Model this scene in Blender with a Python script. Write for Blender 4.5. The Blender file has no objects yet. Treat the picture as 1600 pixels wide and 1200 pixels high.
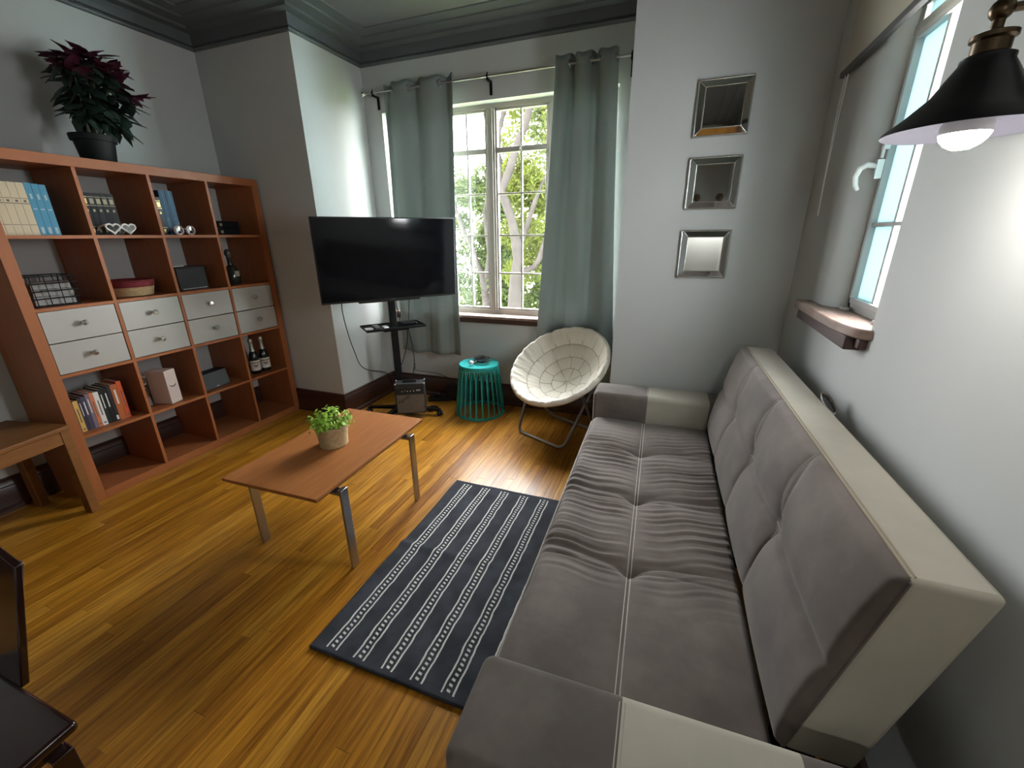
import bpy, bmesh, math, random
import numpy as np
from mathutils import Vector, Matrix

random.seed(7); np.random.seed(7)
SC = bpy.context.scene
COL = SC.collection
S = 0.01                                    # everything below is written in centimetres
PI = math.pi

# ------------------------------------------------------------------ camera
cam = bpy.data.objects.new('camera', bpy.data.cameras.new('camera'))
COL.objects.link(cam)
cam.data.sensor_width = 36.0
cam.data.lens = 657.326 * 36.0 / 1600.0
cam.data.clip_start = 0.02
_R = ((0.937211, 0.34862367, -0.00985297), (0.10719071, -0.3148164, -0.94308048), (-0.33188205, 0.88280925, -0.33241861))
_m = Matrix(((_R[0][0], -_R[1][0], -_R[2][0]), (_R[0][1], -_R[1][1], -_R[2][1]), (_R[0][2], -_R[1][2], -_R[2][2])))
cam.matrix_world = Matrix.Translation((3.00989, -1.10656, 1.444046)) @ _m.to_4x4()
SC.camera = cam

# ------------------------------------------------------------------ light from outside, exposure
w = bpy.data.worlds.new('sky'); SC.world = w; w.use_nodes = True
_bg = w.node_tree.nodes['Background']
_bg.inputs[0].default_value = (0.97, 0.985, 1.0, 1); _bg.inputs[1].default_value = 5.0
SC.view_settings.view_transform = 'Standard'
SC.view_settings.look = 'None'
SC.view_settings.exposure = 3.3
SC.view_settings.gamma = 1.0
SC.view_settings.use_curve_mapping = False
SC.cycles.max_bounces = 8; SC.cycles.diffuse_bounces = 5; SC.cycles.glossy_bounces = 4
SC.cycles.transparent_max_bounces = 24; SC.cycles.transmission_bounces = 4
SC.cycles.sample_clamp_indirect = 6.0
SC.cycles.caustics_reflective = False; SC.cycles.caustics_refractive = False

def portal(name, loc, rot, sx, sy):
    d = bpy.data.lights.new(name, 'AREA'); d.shape = 'RECTANGLE'; d.size = sx*S; d.size_y = sy*S
    d.cycles.is_portal = True
    o = bpy.data.objects.new(name, d); COL.objects.link(o)
    o.location = Vector(loc)*S; o.rotation_euler = rot
    return o
portal('back_window_portal', (160.5, 246, 160), (-PI/2, 0, 0), 196, 162)
portal('right_window_portal', (377, 68, 166), (0, PI/2, 0), 102, 48)

# ------------------------------------------------------------------ helpers
class M:
    """collects vertices and faces (cm); build() links them as ONE mesh object"""
    def __init__(s): s.v = []; s.f = []; s.m = []
    def add(s, vs, fs, mi=0):
        b = len(s.v); s.v += [tuple(map(float, p)) for p in vs]
        s.f += [tuple(i+b for i in f) for f in fs]; s.m += [mi]*len(fs); return s
    def box(s, x0, x1, y0, y1, z0, z1, mi=0, mat=None):
        vs = [(x, y, z) for z in (z0, z1) for y in (y0, y1) for x in (x0, x1)]
        if mat: vs = [mat @ Vector(p) for p in vs]
        return s.add(vs, [(0,2,3,1), (4,5,7,6), (0,1,5,4), (2,6,7,3), (0,4,6,2), (1,3,7,5)], mi)
    def prism(s, poly, z0, z1, mi=0, mat=None):
        n = len(poly); vs = [(x, y, z0) for x, y in poly] + [(x, y, z1) for x, y in poly]
        if mat: vs = [mat @ Vector(p) for p in vs]
        a = sum(poly[i][0]*poly[(i+1) % n][1]-poly[(i+1) % n][0]*poly[i][1] for i in range(n))
        fs = [tuple(range(n-1, -1, -1)), tuple(range(n, 2*n))] + [(i, (i+1) % n, n+(i+1) % n, n+i) for i in range(n)]
        if a < 0: fs = [f[::-1] for f in fs]
        return s.add(vs, fs, mi)
    def lathe(s, prof, seg=24, c=(0,0,0), mi=0, mat=None):
        vs = []; n = len(prof)
        for k in range(seg):
            t = 2*PI*k/seg
            for r, z in prof: vs.append((c[0]+r*math.cos(t), c[1]+r*math.sin(t), c[2]+z))
        if mat: vs = [mat @ Vector(p) for p in vs]
        fs = []
        for k in range(seg):
            k2 = (k+1) % seg
            for i in range(n-1): fs.append((k*n+i, k2*n+i, k2*n+i+1, k*n+i+1))
        return s.add(vs, fs, mi)
    def tube(s, pts, r, seg=8, closed=False, mi=0, caps=True):
        P = [Vector(p) for p in pts]; n = len(P)
        rs = r if hasattr(r, '__len__') else [r]*n
        up = None; vs = []
        for i in range(n):
            a = P[(i-1) % n] if (closed or i > 0) else P[i]; b = P[(i+1) % n] if (closed or i < n-1) else P[i]
            t = (b-a).normalized()
            if up is None:
                up = Vector((0,0,1)) if abs(t.z) < .9 else Vector((1,0,0))
            e = (up - t*up.dot(t))
            if e.length < 1e-6: e = t.orthogonal()
            e.normalize(); g = t.cross(e); up = e
            for k in range(seg):
                q = 2*PI*k/seg; vs.append(P[i] + (e*math.cos(q) + g*math.sin(q))*rs[i])
        fs = []
        for i in range(n if closed else n-1):
            j = (i+1) % n
            for k in range(seg):
                k2 = (k+1) % seg; fs.append((i*seg+k, i*seg+k2, j*seg+k2, j*seg+k))
        if caps and not closed:
            fs.append(tuple(range(seg-1, -1, -1))); fs.append(tuple((n-1)*seg+k for k in range(seg)))
        return s.add(vs, fs, mi)
    def cyl(s, p0, p1, r, r1=None, seg=16, mi=0):
        return s.tube([p0, p1], [r, r if r1 is None else r1], seg, mi=mi)
    def ball(s, c, r, seg=16, rings=8, sc=(1,1,1), mi=0):
        vs = []; fs = []
        for i in range(rings+1):
            ph = PI*i/rings
            for k in range(seg):
                t = 2*PI*k/seg
                vs.append((c[0]+r*sc[0]*math.sin(ph)*math.cos(t), c[1]+r*sc[1]*math.sin(ph)*math.sin(t), c[2]-r*sc[2]*math.cos(ph)))
        for i in range(rings):
            for k in range(seg):
                k2 = (k+1) % seg; fs.append((i*seg+k, i*seg+k2, (i+1)*seg+k2, (i+1)*seg+k))
        return s.add(vs, fs, mi)
    def grid(s, arr, mi=0, closed_u=False):
        nu, nv, _ = arr.shape
        vs = arr.reshape(-1, 3); fs = []
        for i in range(nu if closed_u else nu-1):
            i2 = (i+1) % nu
            for j in range(nv-1): fs.append((i*nv+j, i2*nv+j, i2*nv+j+1, i*nv+j+1))
        return s.add(vs, fs, mi)
    def build(s, name, mats, parent=None, smooth=35, bevel=0, off=(0,0,0), bevseg=2):
        me = bpy.data.meshes.new(name)
        V = (np.array(s.v, dtype=float).reshape(-1, 3) - np.array(off)) * S
        me.from_pydata(V.tolist(), [], s.f)
        if not isinstance(mats, (list, tuple)): mats = [mats]
        for q in mats: me.materials.append(q)
        if len(mats) > 1: me.polygons.foreach_set('material_index', s.m)
        if smooth:
            me.polygons.foreach_set('use_smooth', [True]*len(me.polygons))
            me.set_sharp_from_angle(angle=math.radians(smooth))
        me.update()
        o = bpy.data.objects.new(name, me); COL.objects.link(o)
        if parent: o.parent = parent
        if bevel:
            b = o.modifiers.new('bevel', 'BEVEL'); b.width = bevel*S; b.segments = bevseg; b.limit_method = 'ANGLE'; b.angle_limit = math.radians(40)
        return o

def tag(o, label=None, cat=None, group=None, kind=None):
    if label: o['label'] = label
    if cat: o['category'] = cat
    if group: o['group'] = group
    if kind: o['kind'] = kind
    return o
def thing(name, label, cat, loc=(0,0,0), rz=0, group=None):
    o = bpy.data.objects.new(name, None); COL.objects.link(o); o.empty_display_size = .05
    o.location = Vector(loc)*S; o.rotation_euler = (0, 0, rz)
    return tag(o, label, cat, group)
def dup(root, loc, rz=None, label=None, group=None):
    r = root.copy(); COL.objects.link(r); r.location = Vector(loc)*S
    if rz is not None: r.rotation_euler = (0, 0, rz)
    if label: r['label'] = label
    if group: r['group'] = group
    for ch in list(root.children):
        c = ch.copy(); COL.objects.link(c); c.parent = r
        for g in ch.children:
            d = g.copy(); COL.objects.link(d); d.parent = c
    return r

# ------------------------------------------------------------------ materials (all procedural)
def mat(name, col, rough=.5, metal=0., spec=.5, bump=None, var=None, coat=0, stretch=None, emis=None, sheen=0):
    """bump=(scale, strength); var=(scale, second colour, contrast); stretch scales the object coordinates"""
    m = bpy.data.materials.new(name); m.use_nodes = True
    nt = m.node_tree; b = nt.nodes['Principled BSDF']
    b.inputs['Base Color'].default_value = (*col, 1); b.inputs['Roughness'].default_value = rough
    b.inputs['Metallic'].default_value = metal; b.inputs['Specular IOR Level'].default_value = spec
    b.inputs['Coat Weight'].default_value = coat; b.inputs['Coat Roughness'].default_value = .12
    if sheen: b.inputs['Sheen Weight'].default_value = sheen; b.inputs['Sheen Roughness'].default_value = .4
    vec = None
    if bump or var:
        g = nt.nodes.new('ShaderNodeTexCoord'); mp = nt.nodes.new('ShaderNodeMapping')
        nt.links.new(g.outputs['Object'], mp.inputs[0]); vec = mp.outputs[0]
        if stretch: mp.inputs['Scale'].default_value = stretch
    if var:
        n = nt.nodes.new('ShaderNodeTexNoise'); n.inputs['Scale'].default_value = var[0]; n.inputs['Detail'].default_value = 5; n.inputs['Roughness'].default_value = .6
        r = nt.nodes.new('ShaderNodeValToRGB'); k = var[2]
        r.color_ramp.elements[0].position = .5-k; r.color_ramp.elements[0].color = (*col, 1)
        r.color_ramp.elements[1].position = .5+k; r.color_ramp.elements[1].color = (*var[1], 1)
        nt.links.new(vec, n.inputs['Vector']); nt.links.new(n.outputs[0], r.inputs[0]); nt.links.new(r.outputs[0], b.inputs['Base Color'])
    if bump:
        n = nt.nodes.new('ShaderNodeTexNoise'); n.inputs['Scale'].default_value = bump[0]; n.inputs['Detail'].default_value = 4
        bp = nt.nodes.new('ShaderNodeBump'); bp.inputs['Strength'].default_value = bump[1]; bp.inputs['Distance'].default_value = .003
        nt.links.new(vec, n.inputs['Vector']); nt.links.new(n.outputs[0], bp.inputs['Height']); nt.links.new(bp.outputs[0], b.inputs['Normal'])
    if emis:
        b.inputs['Emission Color'].default_value = (*emis[0], 1); b.inputs['Emission Strength'].default_value = emis[1]
    return m

WALL = mat('wall_paint', (.53, .55, .545), .75, bump=(9, .25), var=(2.2, (.49, .51, .505), .25))
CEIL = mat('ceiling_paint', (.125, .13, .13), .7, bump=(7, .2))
CORN = mat('cornice_paint', (.095, .108, .112), .5)
BASE = mat('dark_stained_wood', (.035, .012, .008), .35, var=(6, (.06, .022, .012), .2), stretch=(1, 1, 12), coat=.2)
SHELFW = mat('cherry_laminate', (.28, .092, .030), .45, spec=.35, var=(5, (.36, .125, .042), .3), stretch=(6, 1, 1))
SHELFV = mat('cherry_laminate_upright', (.28, .092, .030), .45, spec=.35, var=(5, (.36, .125, .042), .3), stretch=(6, 6, .6))
DRAWER = mat('silver_drawer_laminate', (.385, .38, .35), .38, metal=.15, bump=(60, .05))
CHROME = mat('chrome', (.75, .75, .73), .14, metal=1)
STEEL = mat('brushed_steel', (.42, .42, .43), .32, metal=1, bump=(40, .05))
GREYMET = mat('grey_metal_tube', (.32, .31, .30), .35, metal=.8)
BLACK = mat('black_plastic', (.009, .009, .010), .48, spec=.35)
BLACKM = mat('black_metal', (.005, .005, .0055), .55, spec=.15)
SCREEN = mat('tv_screen', (.003, .0035, .005), .08, spec=.35)
TABLEW = mat('walnut_laminate', (.40, .155, .045), .45, spec=.3, var=(7, (.28, .10, .028), .28), stretch=(6, .6, 1))
TABLEE = mat('walnut_edge', (.085, .045, .032), .45)
OAK = mat('bench_oak', (.215, .09, .021), .5, spec=.3, var=(6, (.135, .053, .013), .25), stretch=(5, 1, 5), bump=(30, .08))
MAHOG = mat('dark_mahogany', (.012, .004, .004), .16, var=(6, (.022, .007, .006), .25), coat=.5)
SUEDE = mat('brown_suede', (.104, .084, .074), .85, var=(5, (.165, .138, .122), .14), bump=(140, .05), sheen=.25)
SUEDEL = mat('beige_suede', (.47, .44, .36), .85, var=(5, (.38, .36, .30), .22), bump=(140, .05), sheen=.2)
THREAD = mat('pale_thread', (.46, .43, .38), .8)
CREAM = mat('cream_canvas', (.70, .66, .57), .8, bump=(25, .3), var=(6, (.63, .60, .52), .25))
SEAM = mat('cushion_seam', (.33, .27, .20), .9)
TEAL = mat('teal_plastic', (.012, .30, .29), .38)
ROPE = mat('woven_rope', (.50, .38, .21), .9, bump=(120, .8), var=(60, (.36, .25, .12), .2))
LEAFG = mat('bright_green_leaf', (.20, .42, .035), .5, var=(30, (.42, .62, .08), .2))
POTB = mat('dark_green_pot', (.006, .010, .010), .6, spec=.25)
SOIL = mat('soil', (.03, .02, .015), .95)
LEAFD = mat('dark_leaf', (.012, .028, .022), .5, var=(20, (.020, .042, .028), .2))
BRACT = mat('crimson_bract', (.085, .010, .022), .55, var=(20, (.045, .010, .030), .2))
STEMM = mat('plant_stem', (.05, .06, .03), .7)
PAINTW = mat('white_window_paint', (.36, .335, .30), .5, bump=(30, .15))
PAINTS = mat('window_steel_paint', (.36, .36, .35), .45, bump=(30, .1))
SILLW = mat('weathered_sill', (.16, .095, .075), .5, var=(8, (.34, .25, .21), .22), stretch=(3, 1, 3))
SILLD = mat('sill_dark_edge', (.055, .025, .02), .5)
BRASS = mat('aged_brass', (.12, .085, .05), .35, metal=.9)
LAMPB = mat('black_enamel', (.014, .015, .018), .33)
LAMPW = mat('lamp_grey_inside', (.10, .10, .125), .45)
BARGREY = mat('blind_bar_grey', (.05, .048, .045), .5)
BLIND = mat('cream_blind_cloth', (.50, .47, .39), .8)
WHITE = mat('white_plastic', (.75, .75, .73), .4)
MIRROR = mat('mirror_glass', (.80, .82, .82), .02, metal=1)
MIRRORB = mat('mirror_bevel', (.72, .75, .75), .05, metal=1)
SILVERF = mat('silver_beading', (.66, .66, .63), .25, metal=.9)
BARK = mat('bark', (.20, .165, .14), .9, bump=(20, .8), var=(8, (.31, .27, .24), .25))
GRASS = mat('garden_grass', (.10, .17, .04), .9, var=(3, (.16, .22, .07), .2))
TEALW = mat('pale_teal_render', (.55, .72, .72), .8)

def glass(name, tint=(1,1,1), gl=.06, rough=.03, haze=0):
    m = bpy.data.materials.new(name); m.use_nodes = True; nt = m.node_tree
    nt.nodes.remove(nt.nodes['Principled BSDF']); out = nt.nodes['Material Output']
    t = nt.nodes.new('ShaderNodeBsdfTransparent'); t.inputs[0].default_value = (*tint, 1)
    g = nt.nodes.new('ShaderNodeBsdfGlossy'); g.inputs['Roughness'].default_value = rough
    x = nt.nodes.new('ShaderNodeMixShader'); x.inputs[0].default_value = gl
    nt.links.new(t.outputs[0], x.inputs[1]); nt.links.new(g.outputs[0], x.inputs[2])
    last = x
    if haze:
        d = nt.nodes.new('ShaderNodeBsdfTranslucent'); d.inputs[0].default_value = (*tint, 1)
        y = nt.nodes.new('ShaderNodeMixShader'); y.inputs[0].default_value = haze
        nt.links.new(x.outputs[0], y.inputs[1]); nt.links.new(d.outputs[0], y.inputs[2]); last = y
    nt.links.new(last.outputs[0], out.inputs[0]); return m
GLASS = glass('window_glass')
GLASSDIM = glass('sky_dimming_glass', (.15, .195, .20), .04, .2, .85)  # tint and haze put the dimmer teal view outside into the glass colour
DGLASS = glass('dark_bottle_glass', (.10, .12, .09), .25, .05)

def translucent(name, col, f, tcol=None):
    m = mat(name, col, .85, spec=.2, bump=(90, .1)); nt = m.node_tree; b = nt.nodes['Principled BSDF']; out = nt.nodes['Material Output']
    t = nt.nodes.new('ShaderNodeBsdfTranslucent'); t.inputs[0].default_value = (*(tcol or col), 1)
    x = nt.nodes.new('ShaderNodeMixShader'); x.inputs[0].default_value = f
    nt.links.new(b.outputs[0], x.inputs[1]); nt.links.new(t.outputs[0], x.inputs[2]); nt.links.new(x.outputs[0], out.inputs[0]); return m
CURT = translucent('sage_curtain_cloth', (.29, .335, .325), .2, (.30, .34, .33))
TLEAF = [translucent('tree_leaf_yellow', (.040, .052, .008), .5, (.055, .066, .009)), translucent('tree_leaf_green', (.022, .034, .009), .45, (.033, .047, .010)), translucent('tree_leaf_pale', (.036, .046, .015), .5, (.046, .06, .016))]

def floor_mat():
    m = bpy.data.materials.new('oak_strip_floor'); m.use_nodes = True; nt = m.node_tree; b = nt.nodes['Principled BSDF']
    at = nt.nodes.new('ShaderNodeAttribute'); at.attribute_name = 'tone'
    geo = nt.nodes.new('ShaderNodeNewGeometry'); mp = nt.nodes.new('ShaderNodeMapping'); mp.inputs['Scale'].default_value = (45, 2.2, 1)
    nt.links.new(geo.outputs['Position'], mp.inputs[0])
    add = nt.nodes.new('ShaderNodeVectorMath'); add.operation = 'MULTIPLY_ADD'; add.inputs[1].default_value = (9, 37, 11)
    nt.links.new(at.outputs['Color'], add.inputs[0]); nt.links.new(mp.outputs[0], add.inputs[2])
    n = nt.nodes.new('ShaderNodeTexNoise'); n.inputs['Scale'].default_value = 1.6; n.inputs['Detail'].default_value = 6; n.inputs['Roughness'].default_value = .62
    nt.links.new(add.outputs[0], n.inputs['Vector'])
    r1 = nt.nodes.new('ShaderNodeValToRGB')
    for p, c in ((0, (.30, .115, .009)), (.5, (.49, .215, .018)), (1, (.60, .30, .038))):
        e = r1.color_ramp.elements.new(p) if p == .5 else r1.color_ramp.elements[0 if p == 0 else -1]
        e.color = (*c, 1)
    nt.links.new(at.outputs['Fac'], r1.inputs[0])
    r2 = nt.nodes.new('ShaderNodeValToRGB'); r2.color_ramp.elements[0].position = .32; r2.color_ramp.elements[0].color = (.44, .37, .31, 1)
    r2.color_ramp.elements[1].position = .62; r2.color_ramp.elements[1].color = (1.06, 1.06, 1.06, 1)
    nt.links.new(n.outputs[0], r2.inputs[0])
    mx = nt.nodes.new('ShaderNodeMix'); mx.data_type = 'RGBA'; mx.blend_type = 'MULTIPLY'; mx.inputs[0].default_value = 1
    nt.links.new(r1.outputs[0], mx.inputs[6]); nt.links.new(r2.outputs[0], mx.inputs[7]); nt.links.new(mx.outputs[2], b.inputs['Base Color'])
    b.inputs['Roughness'].default_value = .33; b.inputs['Specular IOR Level'].default_value = .45
    return m
FLOORM = floor_mat()
SUBFL = mat('dark_subfloor', (.05, .022, .006), .8)

# ------------------------------------------------------------------ the room
XL, XR, YF, YB, ZC = -39.0, 359.5, 151.6, 221.0, 284.0
AX0, AX1, YREAR = 50.4, 270.0, -300.0
def struct(o): o['kind'] = 'structure'; return o

fl = struct(M().box(XL-8, XR+10, YREAR-8, YB+14, -8, -1.6).build('floor', SUBFL, smooth=0))
# the strip floor: every board is a part; those farthest from the lens are joined
def tone_attr(o, vals):
    a = o.data.color_attributes.new('tone', 'FLOAT_COLOR', 'POINT')
    a.data.foreach_set('color', [q for t in vals for q in (t, t, t, 1)])
boards = []; x = XL; rr = random.Random(3)
while x < XR:
    wd = 5.65; x1 = min(x+wd, XR)
    y = YREAR - rr.uniform(0, 150)
    while y < YB:
        ln = rr.choice((75, 95, 120, 150, 180, 210))*rr.uniform(.85, 1.15); y1 = y+ln
        a, b = max(y, YREAR), min(y1, YB)
        mid = (x+x1)/2
        if mid < AX0 or mid > AX1: b = min(b, YF)
        if b-a > 2: boards.append((x, x1, a, b))
        y = y1
    x = x1
def lens_size(q):
    cx, cy = (q[0]+q[1])/2, min(max(q[2], -20), q[3])
    if q[3] < -45 or (q[0] > 285): return 0
    d = math.dist((cx, cy, 0), (301, -111, 144)); return 1/d
boards.sort(key=lens_size, reverse=True)
rest = M(); rest_t = []
for i, (x0, x1, y0, y1) in enumerate(boards):
    t = min(1, max(0, rr.gauss(.5, .23)))
    if i < 285:
        o = M().box(x0+.05, x1-.05, y0+.06, y1-.06, -1.6, 0).build('floor_board', FLOORM, fl, smooth=0); tone_attr(o, [t]*8)
    else:
        rest.box(x0+.05, x1-.05, y0+.06, y1-.06, -1.6, 0); rest_t += [t]*8
o = rest.build('floor_boards_beyond', FLOORM, fl, smooth=0); tone_attr(o, rest_t); o['kind'] = 'stuff'

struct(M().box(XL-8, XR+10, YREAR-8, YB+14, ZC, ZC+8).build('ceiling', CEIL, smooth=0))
struct(M().box(XL-8, XL, YREAR-8, YF+70, -8, ZC).build('wall_left', WALL, smooth=0))
struct(M().box(XL, AX0, YF, YB+14, -8, ZC).build('wall_far_left', WALL, smooth=0))
struct(M().box(AX1, XR+10, YF, YB+14, -8, ZC).build('wall_far_right', WALL, smooth=0))
# alcove back wall with its window opening (and reveal)
WX0, WX1, WZ0, WZ1 = 66.5, 254.5, 79.5, 238.5
struct(M().box(AX0, WX0, YB, YB+14, -8, ZC).box(WX1, AX1, YB, YB+14, -8, ZC).box(WX0, WX1, YB, YB+14, -8, WZ0).box(WX0, WX1, YB, YB+14, WZ1, ZC).build('wall_far', WALL, smooth=0))
struct(M().box(XL-8, XR+10, YREAR-8, YREAR, -8, ZC).build('wall_rear', WALL, smooth=0))
# right wall with a deep little window; its far jamb is a rounded plaster edge
RX1 = 374.0
RY0, RY1, RZ0, RZ1 = 46.3, 90.0, 115.0, 214.0
wr = M().box(XR, RX1, YREAR-8, RY0, -8, ZC).box(XR, RX1, RY0, YF, -8, RZ0).box(XR, RX1, RY0, YF, RZ1, ZC)
arc = [(XR+9-9*math.sin(t), RY1+9-9*math.cos(t)) for t in np.linspace(0, PI/2, 10)]
wr.prism([(RX1, RY1)] + [(a, b) for a, b in arc] + [(XR, YF), (RX1, YF)], RZ0, RZ1)
struct(wr.build('wall_right', WALL, smooth=40))

def sweep(path, prof, z0=0):
    """moulding along a plan polyline (room on its right-hand side); prof = (out from wall, height)"""
    n = len(path); g = M(); rings = []
    for i, p in enumerate(path):
        d = []
        if i > 0: d.append((Vector(path[i])-Vector(path[i-1])).normalized())
        if i < n-1: d.append((Vector(path[i+1])-Vector(path[i])).normalized())
        nr = [Vector((e.y, -e.x)) for e in d]
        k = nr[0] if len(nr) == 1 else (nr[0]+nr[1])/(1+nr[0].dot(nr[1]))
        rings.append([(p[0]+k.x*u, p[1]+k.y*u, z0+h) for u, h in prof])
    m_ = len(prof); vs = [q for r in rings for q in r]; fs = []
    for i in range(n-1):
        for j in range(m_-1): fs.append((i*m_+j, i*m_+j+1, (i+1)*m_+j+1, (i+1)*m_+j))
    g.add(vs, fs)
    return g
loop = [(XL, YREAR), (XL, YF), (AX0, YF), (AX0, YB), (AX1, YB), (AX1, YF), (XR, YF), (XR, YREAR)]
struct(sweep(loop, [(0, 270.8), (1.6, 271.0), (2.2, 272.2), (1.2, 273.6), (2.4, 273.8), (3.0, 280.0), (8.5, 280.4), (8.8, 282.0), (18, 282.2), (18.4, 283.2), (27, 283.3), (27.3, 284)]).build('trim_1', CORN, smooth=30))
bprof = [(3.4, 0), (3.4, 1.6), (2.6, 2.8), (2.3, 3.2), (2.3, 13.5), (1.9, 14.2), (2.2, 14.8), (1.7, 16.4), (1.1, 17.4), (1.2, 18.4), (0, 19)]
for nm, pth in (('baseboard_left', [(XL, YREAR), (XL, YF), (AX0, YF), (AX0, YB)]), ('baseboard_far', [(AX0, YB), (AX1, YB), (AX1, YF), (XR, YF)]), ('baseboard_right', [(XR, YF), (XR, YREAR)])):
    struct(sweep(pth, bprof).build(nm, BASE, smooth=30))

# ---- back window: steel casements, twenty panes in view
win = thing('window_1', None, None, (0, 0, 0)); struct(win)
WY = 230.0                                                     # room face of the frame
f = M()
f.box(WX0, WX1, WY, WY+5, WZ0, 83.4).box(WX0, WX1, WY, WY+5, 235.2, WZ1).box(WX0, WX0+4, WY, WY+5, 83.4, 235.2).box(WX1-4, WX1, WY, WY+5, 83.4, 235.2)
f.build('window_frame', PAINTW, win, bevel=.3)
MULL = [(112.0, 119.5), (153.6, 161.0), (203.3, 210.5)]
for a, b in MULL: M().box(a, b, WY-.6, WY+5, 83.4, 235.2).box(a+1.6, b-1.6, WY-1.6, WY-.6, 83.4, 235.2).build('mullion', PAINTW, win, bevel=.35)
cols = [(70.5, 112.0), (119.5, 153.6), (161.0, 203.3), (210.5, 250.5)]
rows = [83.4, 114.4, 144.7, 176.1, 207.0, 235.2]
for a, b in cols:
    g = M().box(a, b, WY+.4, WY+4, 205.2, 208.9)
    g.box(a, a+1.5, WY+.6, WY+4, 83.4, 235.2).box(b-1.5, b, WY+.6, WY+4, 83.4, 235.2).box(a, b, WY+.6, WY+4, 83.4, 85.4).box(a, b, WY+.6, WY+4, 233.6, 235.2)
    g.build('casement', PAINTW, win, bevel=.25)
    mid = (a+b)/2
    g = M().box(mid-.75, mid+.75, WY+1, WY+3.6, 85, 234)
    for z in rows[1:4]: g.box(a+1.2, b-1.2, WY+1.02, WY+3.58, z-.7, z+.7)
    g.build('glazing_bar', PAINTW, win, bevel=.2)
    for i in range(5):
        for u0, u1 in ((a+1.2, mid), (mid, b-1.2)):
            M().box(u0, u1, WY+2.2, WY+2.6, rows[i], rows[i+1]).build('pane', GLASS, win, smooth=0)
M().box(WX0-3, WX1+3, YB-4.5, WY+1, 77.6, 79.8).build('window_sill', [SILLW], win, bevel=.4)
M().box(WX0-3, WX1+3, YB-3.2, YB, 73.5, 77.6).build('sill_apron', SILLD, win, bevel=.3)
M().cyl((181.6, WY-.4, 207), (181.6, WY-2.6, 207), .7).box(180.4, 182.8, WY-1, WY+.5, 205.6, 208.6).build('window_catch', PAINTS, win)

# ---- right-hand window
w2 = thing('window_2', None, None, (0, 0, 0)); struct(w2)
FX = 366.0
g = M().box(FX, FX+4, RY0-1, RY0+2.5, RZ0, RZ1).box(FX, FX+4, RY1-2.6, RY1+.5, RZ0, RZ1).box(FX, FX+4, RY0, RY1, RZ0, RZ0+4).box(FX, FX+4, RY0, RY1, RZ1-3, RZ1).box(FX-.6, FX+3.6, RY0, RY1, 204, 206.6)
g.build('window_frame', PAINTS, w2, bevel=.25)
g = M().box(FX-1, FX+3, RY0+2.5, RY1-2.6, RZ0+4, RZ0+6).box(FX-1, FX+3, RY1-4.2, RY1-2.7, RZ0+4, 204).box(FX-1, FX+3, RY0+2.5, RY0+4, RZ0+4, 204).box(FX-1, FX+3, RY0+4, RY1-4, 202, 204)
g.build('casement', PAINTS, w2, bevel=.2)
g = M().box(FX, FX+2.6, 68.2, 69.7, RZ0+5, 203)
for z in (146.8, 175.5): g.box(FX+.02, FX+2.5, RY0+3.5, RY1-3.5, z-.7, z+.7)
g.build('glazing_bar', PAINTS, w2, bevel=.2)
for y0, y1 in ((RY0+3.5, 68.9), (68.9, RY1-3.5)):
    for z0, z1 in ((RZ0+5, 146.8), (146.8, 175.5), (175.5, 203), (206, RZ1-2)):
        M().box(FX+1.2, FX+1.6, y0, y1, z0, z1).build('pane', GLASSDIM if y0 > 60 else GLASS, w2, smooth=0)
g = M().box(FX-3, FX-.9, 86.0, 87.6, 162, 168)
g.tube([(FX-2.6, 86.8, 166), (FX-5.2, 87.4, 166.6), (FX-7, 88.3, 165.6), (FX-7.6, 89, 163), (FX-7, 89.2, 160.2), (FX-6, 89, 158.6)], [.8, .9, 1.0, .95, .85, .6], 10)
o = g.build('window_handle', WHITE, w2)
M().box(FX-2.4, FX-.6, 85.5, 87.4, 171, 172.6).cyl((FX-2, 86.5, 168.4), (FX-2, 86.5, 171.4), .5).build('latch_plate', WHITE, w2, bevel=.2)
sill = [(369, 99.5), (361, 101), (359.6, 113), (354.0, 113.5), (353.2, 111), (353.2, 75), (353.4, 62), (354.2, 54), (355.6, 48.5), (357.6, 45.2), (359.6, 44.2), (362, 46.3), (369, 46.4)]
M().prism(sill, 113.0, 116.2).build('window_sill', SILLW, w2, bevel=.5)
M().box(354.8, 359.5, 50.5, 110.5, 108.6, 113.0).box(357.2, 359.5, 46.2, 50.5, 109.8, 113).build('sill_apron', SILLD, w2, bevel=.4)
M().box(FX-3.2, FX-1, 84, 88, 116.2, 117.4).box(FX-3.2, FX-1, 52, 57, 116.2, 117.4).build('casement_hinge', PAINTS, w2, bevel=.2)

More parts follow.
